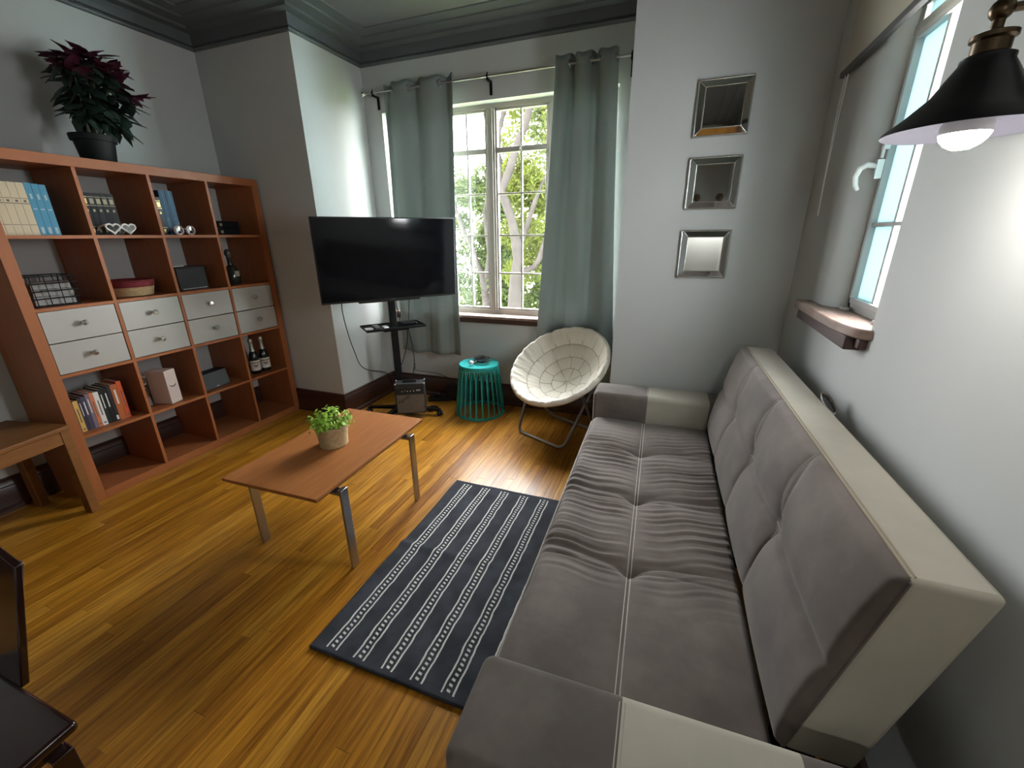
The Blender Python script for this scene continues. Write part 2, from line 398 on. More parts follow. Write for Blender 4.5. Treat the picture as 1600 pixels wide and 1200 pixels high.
# ------------------------------------------------------------------ sofa bed
sofa = thing('sofa_bed', 'brown and beige suede sofa bed with tufted seat and backrest along the right wall', 'sofa', (300, 35, 0), math.radians(1.4))
SO = (300, 35, 0)
TU = [82.5, 42.5, 3.0]                                       # the tuft rows, along y
def seat_h(x, y):
    """height of the padded seat top"""
    X = 296.8 + (40-y)*.008
    h = np.zeros_like(x)
    edges = [120] + TU + [-50]
    for a, b in zip(edges[:-1], edges[1:]):
        u = np.clip((a-y)/(a-b), 0, 1)
        h += np.where((y <= a) & (y > b), 1.5*np.sqrt(np.maximum(np.sin(PI*u), 0)+1e-4), 0)
    for yt in TU:
        yc = yt + 4.2*(1-np.exp(-np.abs(x-X)/11)) - 1.5*np.exp(-np.abs(x-X)/3)
        fade = np.exp(-np.abs(x-X)/34)
        h -= (1.6*fade)*np.exp(-np.abs(y-yc)/1.7)
        h -= 3.0*np.exp(-np.hypot(x-X, (y-yt)*1.1)/3.4)
    h -= .8*np.exp(-np.abs(x-X)/1.3)
    reg = 1/(1+np.exp(-(y-(-2))/3.5))*1/(1+np.exp((y-98)/4))
    amp = np.where(x < X, .52, .30)*np.clip(np.abs(x-X)/7, 0, 1)
    yy = y + 1.2*np.sin(x*.11+.4) + .7*np.sin(x*.29+y*.05) + np.where(x < X, (X-x)*.05, (x-X)*-.18)
    wr_ = np.sin(yy*2*PI/3.9 + 1.4*np.sin(yy*.21)) + .5*np.sin(yy*2*PI/2.3+x*.06+.8*np.sin(yy*.37))
    h += reg*amp*wr_*(.65+.35*np.sin(y*.17+x*.07))
    h += .25*np.sin(x*.13+y*.09)*np.sin(y*.11)
    return h
ns, nl = 96, 330
xs = []
prof = [(268.2, 22), (267.4, 28), (267.0, 36)] + [(267+4.6*(1-math.cos(t)), 38.8+4.6*math.sin(t)) for t in np.linspace(0, PI/2, 9)]
prof += [(x, 43.4) for x in np.linspace(272.6, 327, ns-26)] + [(327+2.2*math.sin(t), 41.2+2.2*math.cos(t)) for t in np.linspace(.2, PI/2, 6)] + [(329.2, 36), (329.2, 22)]
ys = np.linspace(121.5, -49.5, nl)
PX = np.array([p[0] for p in prof]); PZ = np.array([p[1] for p in prof])
gx, gy = np.meshgrid(PX, ys, indexing='ij'); gz = np.repeat(PZ[:, None], nl, 1)
k = np.clip((gz-38.5)/4.5, 0, 1)
endf = np.clip(np.minimum(121.5-gy, gy+49.5)/3, 0, 1)
D = seat_h(gx, gy)*k
gz2 = gz + D + (np.sqrt(endf*(2-endf))-1)*3*k
gx2 = gx - (1-k)*np.where(gx < 275, .5*np.sin(gy*.16), 0)
g = M().grid(np.stack([gx2, gy, gz2], -1))
seat = g.build('seat_cushion', SUEDE, sofa, smooth=80, off=SO)
def surf(x, y): return float(43.4 + seat_h(np.array([x]), np.array([y]))[0])
g = M()
for dx in (-.55, .55):
    yl = np.linspace(119, -49, 240)
    g.tube([(296.8+(40-y)*.008+dx, y, surf(296.8+(40-y)*.008+dx, y)+.05) for y in yl], .17, 5)
g.tube([(x, 3.0+4.2*(1-math.exp(-abs(x-297.6)/11))-1.5*math.exp(-abs(x-297.6)/3), surf(x, 3.0+4.2*(1-math.exp(-abs(x-297.6)/11))-1.5*math.exp(-abs(x-297.6)/3))+.05) for x in np.linspace(299, 326, 60)], .14, 5)
o = g.build('stitching', THREAD, seat, off=SO); o['label'] = 'pale double stitching down the middle of the seat'
g = M().tube([(266.9, y, 40.2) for y in np.linspace(120, -48, 40)], .35, 6)
g.build('piping', THREAD, seat, off=SO)
M().box(270, 333, -49, 121, 13, 30).build('seat_base', SUEDE, sofa, bevel=1, off=SO)

# backrest: a leaning padded slab, brown tufted front, beige border
B0 = np.array([330.0, 0, 45.5]); B1 = np.array([340.0, 0, 91.8])
bu = (B1-B0); BL = np.linalg.norm(bu); bu = bu/BL; bn = np.array([-bu[2], 0, bu[0]])     # up the slope; out of the front
BY0, BY1 = -40.0, 119.0
nu, nv = 60, 260
uu, vv = np.meshgrid(np.linspace(0, 1, nu), np.linspace(BY1, BY0, nv), indexing='ij')
def back_h(u, y):
    h = np.zeros_like(u); ed = [BY1] + TU + [BY0]; ut = .5
    for a, b in zip(ed[:-1], ed[1:]):
        s_ = np.clip((a-y)/(a-b), 0, 1); ins = (y <= a) & (y >= b)
        for lo, hi in ((0, ut), (ut, 1)):
            q = np.clip((u-lo)/(hi-lo), 0, 1)
            h += np.where(ins & (u >= lo) & (u <= hi), 1.7*(np.maximum(np.sin(PI*s_), 0)**.4)*(np.maximum(np.sin(PI*q), 0)**.4), 0)
    h += .9*np.sin(PI*np.clip(u, 0, 1))
    for yt in TU:
        h -= 2.6*np.exp(-np.hypot(y-yt, (u-ut)*BL)/4.6)
        yc = yt + 3*np.sin(PI*np.clip((u-ut)/.5, 0, 1))*np.where(u > ut, 1, 0)
        h -= .9*np.exp(-np.abs(y-yc)/1.3)*(.3+.7*np.exp(-np.abs(u-ut)/.35))
    h -= .8*np.exp(-np.abs(u-ut)*BL/1.4)
    return h
rim = np.clip(np.minimum(np.minimum(uu, 1-uu)*BL, np.minimum(BY1-vv, vv-BY0))/1.7, 0, 1)
H = np.maximum(back_h(uu, vv)+1.3, .15)*np.sqrt(rim*(2-rim))
lean = 1.2*np.sin(vv*.05)*0
P3 = B0[None, None]+uu[..., None]*BL*bu + H[..., None]*bn; P3[..., 1] = vv
back = M().grid(P3).build('backrest', SUEDE, sofa, smooth=80, off=SO)
def bpt(u, y, e=.06): 
    q = min(min(u, 1-u)*BL, min(BY1-y, y-BY0))/1.7; q = min(max(q, 0), 1)
    h = float(back_h(np.array([u]), np.array([y]))[0])*math.sqrt(q*(2-q))
    h = max(float(back_h(np.array([u]), np.array([y]))[0])+1.3, .15)*math.sqrt(q*(2-q)); p = B0+u*BL*bu+(h+e)*bn; return (p[0], y, p[2])
g = M()
for yt in TU: g.tube([bpt(u, yt+3*math.sin(PI*min(1, max(0, (u-.5)/.5)))) for u in np.linspace(.53, .985, 40)], .13, 5)
for yt in TU: g.tube([bpt(u, yt) for u in np.linspace(.03, .47, 30)], .1, 5)
g.tube([bpt(.5, y) for y in np.linspace(BY1-2, BY0+1, 200)], .1, 5)
o = g.build('stitching', THREAD, back, off=SO)
TH = 12.8
ba = np.array([0.975, 0, -.04])                                 # thickness direction (slightly squarer than the slope)
def bp_(u, y, t): p = B0+u*BL*bu; return (p[0]+t*.985, y, p[2]-t*.03)
def bbox(u0, u1, y0, y1, t0, t1, name, m_, par, bev=1.2, puff=0):
    nn, mm, kk = 24, 80, 10
    g = M()
    vs = [bp_(u, y, t) for t in (t0, t1) for y in (y0, y1) for u in (u0, u1)]
    g.add(vs, [(0,2,3,1), (4,5,7,6), (0,1,5,4), (2,6,7,3), (0,4,6,2), (1,3,7,5)])
    return g.build(name, m_, par, bevel=bev, off=SO, bevseg=3)
o = bbox(0, 1.0, BY0, BY1, 0.05, TH, 'back_border', SUEDEL, sofa); o['label'] = 'beige border of the backrest'
border = o
g = M()
for dt in (.35, 1.0): g.tube([(bp_(1.0, y, dt)[0], y, bp_(1.0, y, dt)[2]+.06-(.25 if dt < .5 else 0)) for y in np.linspace(BY1-1, BY0+1, 120)], .16, 5)
g.build('stitching', SEAM, border, off=SO)
M().tube([bp_(u, BY0-.05, .1) for u in np.linspace(0.02, .99, 20)], .3, 6).build('seam_welt', SUEDE, border, off=SO)
for y in (-25, 40, 105): M().box(334, 343, y-2, y+2, 24, 48).build('hinge_bracket', BLACKM, sofa, off=SO)

# armrests: brown front, beige middle, brown rear
def arm(y0, y1, sx, x0):
    zt = 58.0; rr_ = 2.6; yc, zc_ = (y0+y1)/2, (12+zt)/2; hy, hz_ = (y1-y0)/2, (zt-12)/2
    def run(x_a, x_b, ra, rb_):
        xs2 = ([(x_a+ra*(1-math.cos(t)), ra*(1-math.sin(t))) for t in np.linspace(0, PI/2, 6)] if ra else [(x_a, 0)]) + ([(x_b-rb_*(1-math.cos(t)), rb_*(1-math.sin(t))) for t in np.linspace(PI/2, 0, 6)] if rb_ else [(x_b, 0)])
        g = M(); m_ = 24; rings = []
        for x, ins in xs2:
            ring = []
            for cy_, cz_, a0 in ((1, 1, 0), (-1, 1, PI/2), (-1, -1, PI), (1, -1, PI*1.5)):
                for t in np.linspace(0, PI/2, 6): ring.append((x, yc+cy_*(hy-rr_)+(rr_-ins)*math.cos(a0+t), zc_+cz_*(hz_-rr_)+(rr_-ins)*math.sin(a0+t)))
            rings.append(ring)
        g.grid(np.array([r+[r[0]] for r in rings]))
        n_ = len(g.v)
        for ring, flip in ((rings[0], 0), (rings[-1], 1)): g.add(ring, [tuple(range(24)) if flip else tuple(range(23, -1, -1))])
        return g
    a = run(x0, sx, rr_-.02, 0).build('armrest', SUEDE, sofa, smooth=50, off=SO)
    a2 = run(sx, 329.0, 0, 0).build('arm_middle', SUEDEL, a, smooth=50, off=SO)
    a2['label'] = 'beige middle panel of the armrest'
    run(329.0, 344, 0, rr_-.02).build('arm_rear', SUEDE, a, smooth=50, off=SO)
    g = M()
    for xx in (sx-.5, sx+.5):
        g.tube([(xx, y, zt+.02) for y in np.linspace(y0+2.4, y1-2.4, 30)], .14, 5)
    g.build('stitching', THREAD, a, off=SO)
arm(-69.5, -47.6, 298.5, 268.8); arm(121.8, 142.0, 297.0, 266.6)
for x in (274, 322):
    for y in (-62, 132):
        M().lathe([(0, 0), (2.6, 0), (2.8, .6), (2.4, 12.2), (0, 12.2)], 16, (x, y, 0)).build('leg', CHROME, sofa, off=SO)
g = M().box(342.5, 346, -45, -37, 0, 30).build('rear_support', BLACKM, sofa, off=SO)
# the little strap loop behind the backrest
lp = [(353.0+1.9*math.cos(t)+1.2, 46.5+5.6*math.sin(t), 90.4+1.8*math.sin(t*1)-.6*math.cos(t)) for t in np.linspace(0, 2*PI, 26)[:-1]]
g = M(); 
for i in range(len(lp)):
    p, q = lp[i], lp[(i+1) % len(lp)]
    g.add([(p[0], p[1], p[2]-1.0), (q[0], q[1], q[2]-1.0), (q[0], q[1], q[2]+1.0), (p[0], p[1], p[2]+1.0)], [(0, 1, 2, 3)])
o = g.build('pull_loop', GREYMET, sofa, off=SO); o['label'] = 'grey loop behind the backrest'
sm = o.modifiers.new('thick', 'SOLIDIFY'); sm.thickness = .002

# ------------------------------------------------------------------ open shelving unit
sh = thing('shelving_unit', 'large cherry brown cube shelving unit, four columns by five rows, against the left wall', 'bookshelf', (0, 0, 0))
DEP = 38.5
HH = 185.8; vs_ = HH/184.17
CY = [5.0 + i*35.17 for i in range(4)]; CZ = [(5.0 + i*35.17)*vs_ for i in range(5)]; CW = 33.5; CH = 33.5*vs_; TT = 1.67
M().box(-DEP, 0, 0, 5, 0, HH).build('side_panel', SHELFV, sh, bevel=.12)
M().box(-DEP, 0, 144, 149, 0, HH).build('side_panel', SHELFV, sh, bevel=.12)
M().box(-DEP+.02, -.02, 5, 144, HH-5, HH-.02).build('top_panel', SHELFW, sh, bevel=.12)
M().box(-DEP+.02, -.02, 5, 144, .02, 5).build('bottom_panel', SHELFW, sh, bevel=.12)
for i in range(3):
    y = CY[i]+CW; M().box(-DEP+.1, -.1, y, y+TT, 5, HH-5).build('divider', SHELFV, sh, smooth=0)
for i in range(4):
    for j in range(4):
        z = CZ[j]+CH; M().box(-DEP+.1, -.12, CY[i], CY[i]+CW, z, z+TT).build('shelf', SHELFW, sh, smooth=0)
for i in range(4):
    for j in range(2):
        z0 = CZ[2]+.3+j*(CH/2); z1 = z0+CH/2-.55
        d = M().box(-2.2, -.35 if j else -.5, CY[i]+.35, CY[i]+CW-.35, z0, z1).box(-34, -2.2, CY[i]+1, CY[i]+CW-1, z0+.6, z1-1.5).build('drawer', DRAWER, sh, bevel=.1)
        yk, zk = CY[i]+CW*.5, (z0+z1)/2+.6
        mt = Matrix.Translation((-.4, yk, zk)) @ Matrix.Rotation(PI/2, 4, 'Y')
        M().lathe([(0, 0), (.75, 0), (.7, 1.5), (1.25, 1.9), (1.5, 2.3), (1.5, 2.9), (1.3, 3.1), (0, 3.15)], 18, mat=mt).build('knob', CHROME, d)

# ------------------------------------------------------------------ coffee table
ct = thing('coffee_table', 'low walnut coffee table with flat steel legs in the middle of the floor', 'table', (147.4, 39.1, 0), math.radians(1.5))
g = M()
def slab(x0, x1, y0, y1, z0, z1): return [(x0, y0), (x1, y0), (x1, y1), (x0, y1)]
tt = M().prism(slab(-26.2, 26.2, -42.2, 42.2, 0, 0), 42.6, 44.0)
top = tt.build('tabletop', TABLEW, ct, bevel=.12)
vsx = [(-26.1, -42.1, 42.6), (26.1, -42.1, 42.6), (26.1, 42.1, 42.6), (-26.1, 42.1, 42.6), (-24, -40, 40.4), (24, -40, 40.4), (24, 40, 40.4), (-24, 40, 40.4)]
M().add(vsx, [(7,6,5,4), (0,1,5,4), (1,2,6,5), (2,3,7,6), (3,0,4,7)]).build('bevelled_underside', TABLEE, top, smooth=0)
for y in (-29.5, 25.5):
    fr = M().box(-26.2, 29.2, y-2.2, y+2.2, 39.2, 40.5).build('leg_frame', STEEL, ct, bevel=.25)
    for sx in (-1, 1):
        xo = 29.2 if sx > 0 else -26.2; xi = xo-sx*1.3
        M().box(min(xi, xo), max(xi, xo), y-2.2, y+2.2, .3, 39.3 if sx < 0 else 41.6).build('leg', STEEL, ct, bevel=.25)
    M().box(26.6, 29.2, y-2.2, y+2.2, 40.5, 41.6).build('bracket', STEEL, fr, bevel=.3)

# plant on the table
pp = thing('potted_plant', 'small bright green plant in a woven rope pot on the coffee table', 'plant', (146.2, 39.5, 44.0))
pr = [(0, 0.05)] + [(6.7+.004*z*z*3+.28*abs(math.sin(PI*z/1.0)), z) for z in np.arange(.05, 11.01, .125)] + [(6.9, 11.2), (6.3, 11.0), (6.2, 8.5), (0, 8.5)]
M().lathe(pr, 40).build('pot', ROPE, pp, smooth=60)
M().lathe([(0, 9.2), (6.1, 8.9)], 20).build('soil', SOIL, pp)
g = M(); gs = M(); R_ = random.Random(5)
for i in range(46):
    a = R_.uniform(0, 2*PI); rad = math.sqrt(R_.random())*8.6; hz = 13.5+R_.uniform(-1, 6.5)*(1-rad/16)
    tip = Vector((rad*math.cos(a)*1.12, rad*math.sin(a)*1.12, hz-rad*.12)); b0 = Vector((rad*.35*math.cos(a), rad*.35*math.sin(a), 8.6))
    gs.tube([b0, (b0+tip)/2+Vector((0, 0, .8)), tip], .12, 4)
    for k in range(13):
        c = tip + Vector((R_.gauss(0, 1.15), R_.gauss(0, 1.15), R_.gauss(-.6, 1.3)))
        n = (c-Vector((0, 0, 9))).normalized() + Vector((R_.gauss(0, .5), R_.gauss(0, .5), R_.gauss(.35, .5))); n.normalize()
        t = n.orthogonal().normalized(); t.rotate(Matrix.Rotation(R_.uniform(0, 6.28), 3, n)); q = n.cross(t); s = R_.uniform(.75, 1.15)
        g.add([c-t*s, c-t*s*.3+q*s*.62+n*.12, c+t*s*.6+q*s*.5, c+t*s, c+t*s*.6-q*s*.5, c-t*s*.3-q*s*.62+n*.12], [(0, 1, 2, 3), (0, 3, 4, 5)])
tag(g.build('foliage', LEAFG, pp, smooth=0), kind='stuff'); gs.build('stems', STEMM, pp)['kind'] = 'stuff'

# ------------------------------------------------------------------ rug
RG = (223.2, 30.0, 0)
def rug_mat():
    m = bpy.data.materials.new('striped_rug_pile'); m.use_nodes = True; nt = m.node_tree; b = nt.nodes['Principled BSDF']; b.inputs['Roughness'].default_value = .95
    L = nt.links.new
    def N(t, **k):
        n = nt.nodes.new(t)
        for a, v in k.items(): setattr(n, a, v)
        return n
    def mth(op, a, bb=None, c=None):
        n = N('ShaderNodeMath', operation=op)
        for i, v in enumerate((a, bb, c)):
            if v is None: continue
            if isinstance(v, (int, float)): n.inputs[i].default_value = v
            else: L(v, n.inputs[i])
        return n.outputs[0]
    tc = N('ShaderNodeTexCoord'); sp = N('ShaderNodeSeparateXYZ'); L(tc.outputs['Object'], sp.inputs[0])
    nz = N('ShaderNodeTexNoise'); nz.inputs['Scale'].default_value = 16; L(tc.outputs['Object'], nz.inputs['Vector'])
    wob = mth('MULTIPLY', mth('SUBTRACT', nz.outputs[0], .5), .012)
    x = mth('ADD', mth('ADD', sp.outputs[0], .3465), wob)            # metres from the left edge
    xm = mth('MODULO', mth('SUBTRACT', x, .049), .1205)             # one band every 12 cm
    def line(c, wd): return mth('LESS_THAN', mth('ABSOLUTE', mth('SUBTRACT', xm, c)), wd)
    l1, l2 = line(.018, .0034), line(.060, .0034)
    dash = mth('MULTIPLY', line(.039, .0068), mth('LESS_THAN', mth('FRACT', mth('MULTIPLY', mth('ADD', sp.outputs[1], mth('MULTIPLY', xm, .25)), 52)), .46))
    inside = mth('MULTIPLY', mth('LESS_THAN', mth('ABSOLUTE', sp.outputs[1]), .575), mth('GREATER_THAN', x, .04))
    msk = mth('MULTIPLY', mth('MINIMUM', mth('ADD', mth('ADD', l1, l2), dash), 1), inside)
    n2 = N('ShaderNodeTexNoise'); n2.inputs['Scale'].default_value = 9; L(tc.outputs['Object'], n2.inputs['Vector'])
    r = N('ShaderNodeValToRGB'); r.color_ramp.elements[0].color = (.016, .019, .026, 1); r.color_ramp.elements[1].color = (.040, .046, .058, 1)
    r.color_ramp.elements[0].position = .35; r.color_ramp.elements[1].position = .7; L(n2.outputs[0], r.inputs[0])
    mx = N('ShaderNodeMix', data_type='RGBA'); L(msk, mx.inputs[0]); L(r.outputs[0], mx.inputs[6]); mx.inputs[7].default_value = (.62, .62, .58, 1); L(mx.outputs[2], b.inputs['Base Color'])
    n3 = N('ShaderNodeTexNoise'); n3.inputs['Scale'].default_value = 220; L(tc.outputs['Object'], n3.inputs['Vector'])
    bp = N('ShaderNodeBump'); bp.inputs['Strength'].default_value = .6; bp.inputs['Distance'].default_value = .004
    L(mth('ADD', n3.outputs[0], mth('MULTIPLY', msk, .6)), bp.inputs['Height']); L(bp.outputs[0], b.inputs['Normal'])
    return m
gx, gy = np.meshgrid(np.linspace(-34.6, 38.0, 60), np.linspace(-59.5, 60.0, 130), indexing='ij')
hz = 1.3 + .9*np.exp(-((gy-0.4-.02*gx)/2.2)**2)*np.clip(1-(gx+34)/90, .3, 1) + .18*np.sin(gx*.21+gy*.05)*np.sin(gy*.13+1)
top = np.stack([gx + .25*np.sin(gy*.09), gy, hz], -1)
g = M().grid(top)
rg = g.build('striped_rug', rug_mat(), smooth=60); rg.location = Vector(RG)*S
sd = rg.modifiers.new('thick', 'SOLIDIFY'); sd.thickness = .011; sd.offset = -1
tag(rg, 'charcoal runner rug with six white dashed stripes between coffee table and sofa', 'rug')

# ------------------------------------------------------------------ saucer chair
ch = thing('saucer_chair', 'round cream padded folding saucer chair with grey metal legs below the right curtain', 'chair', (228.5, 182, 0))
CO = (228.5, 182, 0); yaw, tl = .42, .60; Rr = 36.3
cc = Vector((229.0, 178.6, 54.6))
nn = Vector((-math.sin(yaw)*math.sin(tl), -math.cos(yaw)*math.sin(tl), math.cos(tl))); ea = Vector((math.cos(yaw), -math.sin(yaw), 0)); eb = nn.cross(ea)
def dish(rho, th, off=0):
    """point of the padded dish; rho 0..1 from centre to rim"""
    r = rho*Rr; z = -20*(1-min(rho, 1)**2.1)
    return cc + (ea*math.cos(th)+eb*math.sin(th))*r + nn*(z+off)
NR, NT = 64, 216
RING = [.33, .56, .78]; NSEG = [7, 10, 12, 16]; PH = [.2, .05, .3, .1]
def puff(rho, th):
    k = sum(rho > q for q in RING); lo = ([0]+RING)[k]; hi = (RING+[1.0])[k]
    u = (rho-lo)/(hi-lo); n = NSEG[k]; t = ((th/(2*PI)*n+PH[k]) % 1)
    a = (4*u*(1-u))**.4 if k < 3 else min(1, 2.2*u)**.5; b_ = (4*t*(1-t))**.4
    amp = (.9, 1.3, 1.7, 3.0)[k]
    h = amp*(.30 + .70*a*b_) if k < 3 else amp*(.25+.75*a*(.35+.65*b_))
    return h + (.28*math.sin(th*31+rho*9)+.22*math.sin(th*57-rho*13))*min(1, max(0, (rho-.74)*8))*(.4+.6*math.sin(th*5+1)**2)+.12*math.sin(th*41+rho*17)
arr = np.zeros((NT, NR+14, 3))
for i in range(NT):
    th = 2*PI*i/NT
    for j in range(NR): arr[i, j] = dish(max(j/(NR-1), .004), th, puff(min(j/(NR-1), .9999), th))
    er = ea*math.cos(th)+eb*math.sin(th); e0 = puff(.9999, th)
    for j in range(14):                                         # rolled rim and the back of the cushion
        t = (j+1)/14
        if t < .55:
            q = t/.55*PI; arr[i, NR+j] = cc + er*(Rr+2.3*math.sin(q)) + nn*(e0*(1+math.cos(q))/2-2.2*(1-math.cos(q))/2)
        else:
            rho = 1-(t-.55)/.45; arr[i, NR+j] = dish(max(rho, .03), th, -2.2-.8*(1-rho))
cu = M().grid(arr, closed_u=True).build('seat_cushion', CREAM, ch, smooth=75, off=CO)
g = M()
for k, q in enumerate(RING):
    g.tube([dish(q, t, puff(q, t)+.14) for t in np.linspace(0, 2*PI, 121)[:-1]], .32, 5, closed=True)
for k in range(4):
    lo = ([.0]+RING)[k]; hi = (RING+[.97])[k]
    for s_ in range(NSEG[k]):
        th = (s_-PH[k])/NSEG[k]*2*PI
        g.tube([dish(max(r, .05), th, puff(min(r, .999), th)+.12) for r in np.linspace(lo+.005, hi, 14)], .28, 5)
g.build('seam_lines', SEAM, cu, off=CO)
def loc2(l, f_, z): v = cc + ea*l + Vector((-math.sin(yaw), -math.cos(yaw), 0))*f_; return Vector((v.x, v.y, z))
M().tube([dish(1, t, -1.6) for t in np.linspace(0, 2*PI, 65)[:-1]], 1.0, 8, closed=True).build('rim_hoop', GREYMET, ch, off=CO)
def uleg(f0, z1, f1, wd=22, wt=31.5):
    pts = [loc2(-wt, f1, z1)]
    for (l, s_) in ((-1, 1), (1, -1)):
        A = loc2(-wd if l < 0 else wd, f0, 1.1); up = (loc2(-wt if l < 0 else wt, f1, z1)-A).normalized(); along = ea*(1 if l < 0 else -1)
        cor = [A + up*6, A + up*2.6 + along*.7, A + up*.7 + along*2.6, A + along*6]
        pts += cor if l < 0 else cor[::-1]
    pts.append(loc2(wt, f1, z1)); return pts
def rim_at(l, back):
    t = math.acos(max(-1, min(1, l/Rr))); p = dish(1, t if back else -t, -1.8); f_ = (p-cc).dot(Vector((-math.sin(yaw), -math.cos(yaw), 0))); return p.z, f_
zb, fb = rim_at(31.5, True); zf, ff = rim_at(31.5, False)
M().tube(uleg(20.5, zb, fb), 1.15, 10).build('leg', GREYMET, ch, off=CO)
M().tube(uleg(-21, zf, ff, 21, 31.5), 1.15, 10).build('leg', GREYMET, ch, off=CO)
for l in (-26.5, 26.5):
    p = loc2(l, 0, 0); zz = (zb*.5+1.1*.5+zf*.5)/1.6
    M().cyl((p.x-ea.x*2, p.y-ea.y*2, zz), (p.x+ea.x*2, p.y+ea.y*2, zz), .8, seg=10).build('pivot', GREYMET, ch, off=CO)

# ------------------------------------------------------------------ stool with arched ribs
st = thing('plastic_stool', 'teal plastic stool with slim arched ribs between the television and cream chair', 'stool', (156, 196.5, 0))
M().lathe([(0, 43.6), (14.6, 43.6), (15.6, 44.2), (16.2, 44.2), (16.6, 43.7), (16.7, 42.2), (16.4, 40.6), (15.9, 40.4), (15.7, 41.5), (0, 42.4)], 48).build('seat', TEAL, st, smooth=50)
M().lathe([(20.2, .0), (21.0, .0), (21.2, 1.0), (20.9, 2.0), (20.2, 2.2), (19.9, 1.2), (20.2, 0)], 48).build('base_ring', TEAL, st, smooth=50)
NRb = 24
def rb(z): return 20.5 - (20.5-16.1)*(max(z, 0)/41)**1.15
rib = M(); dth = 2*PI/NRb
def rp(a, z, o=0): r = rb(z)+o; return (r*math.cos(a), r*math.sin(a), z)
rib.tube([rp(0, z) for z in np.linspace(1.2, 29, 14)], [.7]*10+[.74, .82, .9, .98], 6)
for sg in (-1, 1):
    rib.tube([rp(sg*dth*.5*(1-math.cos(q)), 28.2+12.6*math.sin(q)) for q in np.linspace(0, PI/2, 8)], [.8, .72, .68, .66, .66, .66, .66, .66], 6)
rib0 = rib.build('rib', TEAL, st, smooth=60)
for k in range(1, NRb):
    c = rib0.copy(); COL.objects.link(c); c.parent = st; c.rotation_euler = (0, 0, k*dth)
# microphone cable heap on the stool
g = M(); R_ = random.Random(12); pts = []
for i in range(150):
    t = i*.36; rd = 4.6+1.6*math.sin(t*.37)+R_.gauss(0, .25)
    pts.append((rd*math.cos(t)*1.15, rd*math.sin(t)*.8, .5+2.9*(i/150)+1.3*abs(math.sin(t*.5+.7))+.3*math.sin(t*1.7)))
P = []
for i in range(len(pts)-1):
    for k in range(3): P.append(tuple(pts[i][c]+(pts[i+1][c]-pts[i][c])*k/3 for c in range(3)))
cb = thing('coiled_cable', 'tangled black cable with a small pale ball end lying on the teal stool', 'cable', (158.5, 198, 44.25))
g.tube(P, .34, 6); g.build('cable', BLACK, cb, smooth=60)
g = M().cyl((-5.0, -8.0, .9), (-3.0, -3.5, 1.6), .75, 1.1, 10); g.build('handle', BLACK, cb)
M().ball((-5.6, -9.6, 2.0), 1.9, 14, 8).build('ball_end', mat('pale_pink_plastic', (.62, .50, .50), .5), cb)

# ------------------------------------------------------------------ television on a rolling stand
TVY = 0.88                                                     # yaw of the screen
tv = thing('television', 'large black flat screen television tilted down on a rolling floor stand', 'television', (100.6, 165.5, 98), TVY)
W_, H_ = 103.5, 59.4
tilt = Matrix.Translation((0, 0, 30.2)) @ Matrix.Rotation(0.08, 4, 'X')
M().box(-W_/2, W_/2, -1.2, 2.6, -H_/2, H_/2, mat=tilt).build('bezel', BLACK, tv, bevel=.35)
M().box(-W_/2+.7, W_/2-.7, -1.45, -1.1, -H_/2+1.5, H_/2-.7, mat=tilt).build('screen', SCREEN, tv, smooth=0)
M().box(-26, 21, -1.0, 3.2, -H_/2-1.2, -H_/2+.3, mat=tilt).build('speaker_bar', BLACK, tv, bevel=.2)
M().box(-30, 30, 2.6, 6.2, -18, 18, mat=tilt).build('rear_housing', BLACK, tv, bevel=.8)
M().box(-2.2, 1.2, -1.5, -1.2, -H_/2+.4, -H_/2+.9, mat=tilt).build('maker_plate', mat('dark_badge', (.06, .06, .065), .4), tv, smooth=0)

ts = thing('tv_stand', 'black rolling television stand with a slim pole and small tray', 'tv stand', (93.2, 171.3, 0), TVY)
M().box(-2.7, 2.7, -1.6, 1.6, 5, 126).build('pole', BLACKM, ts, bevel=.4)
M().box(-24, 24, 1.5, 3.2, 112, 116).box(-24, 24, 1.5, 3.2, 138, 142).box(-18, -14, -1.6, 1.6, 108, 144).box(14, 18, -1.6, 1.6, 108, 144).box(-4, 4, -4, 2, 118, 136).build('screen_bracket', BLACKM, ts, bevel=.2)
tr = M().box(-23.5, 23.5, -11.5, 14.5, 75.4, 76.0)
tr.box(-23.5, 23.5, -11.5, -10.9, 75.4, 77.0).box(-23.5, 23.5, 13.9, 14.5, 75.4, 77).box(-23.5, -22.9, -11.5, 14.5, 75.4, 77).box(22.9, 23.5, -11.5, 14.5, 75.4, 77)
tr.box(-10, 10, -9, 9, 74.0, 75.4)
tr.build('tray', BLACKM, ts, bevel=.2)
for i, (a, b) in enumerate((((-26, -22), (-2, 0)), ((26, -22), (2, 0)), ((-24, 16), (-2, 0)), ((24, 16), (2, 0)))):
    d = (Vector((*a, 0))-Vector((*b, 0))); q = Vector((-d.y, d.x, 0)).normalized()*2.2
    A = Vector((*a, 5.4)); Bq = Vector((*b, 6.2)); vs = []
    for p, h in ((Bq, 2.6), (A, 1.4)): vs += [p-q-Vector((0, 0, h/2)), p+q-Vector((0, 0, h/2)), p+q+Vector((0, 0, h/2)), p-q+Vector((0, 0, h/2))]
    lg = M().add(vs, [(0,3,2,1), (4,5,6,7), (0,1,5,4), (1,2,6,5), (2,3,7,6), (3,0,4,7)]).build('leg', BLACKM, ts, bevel=.3)
    g = M().box(a[0]-1.4, a[0]+1.4, a[1]-1.2, a[1]+1.2, 2.6, 5.0)
    for s_ in (-1.3, 1.3): g.cyl((a[0]+s_-.7, a[1], 2.3), (a[0]+s_+.7, a[1], 2.3), 2.3, seg=16)
    g.build('caster', BLACK, lg)
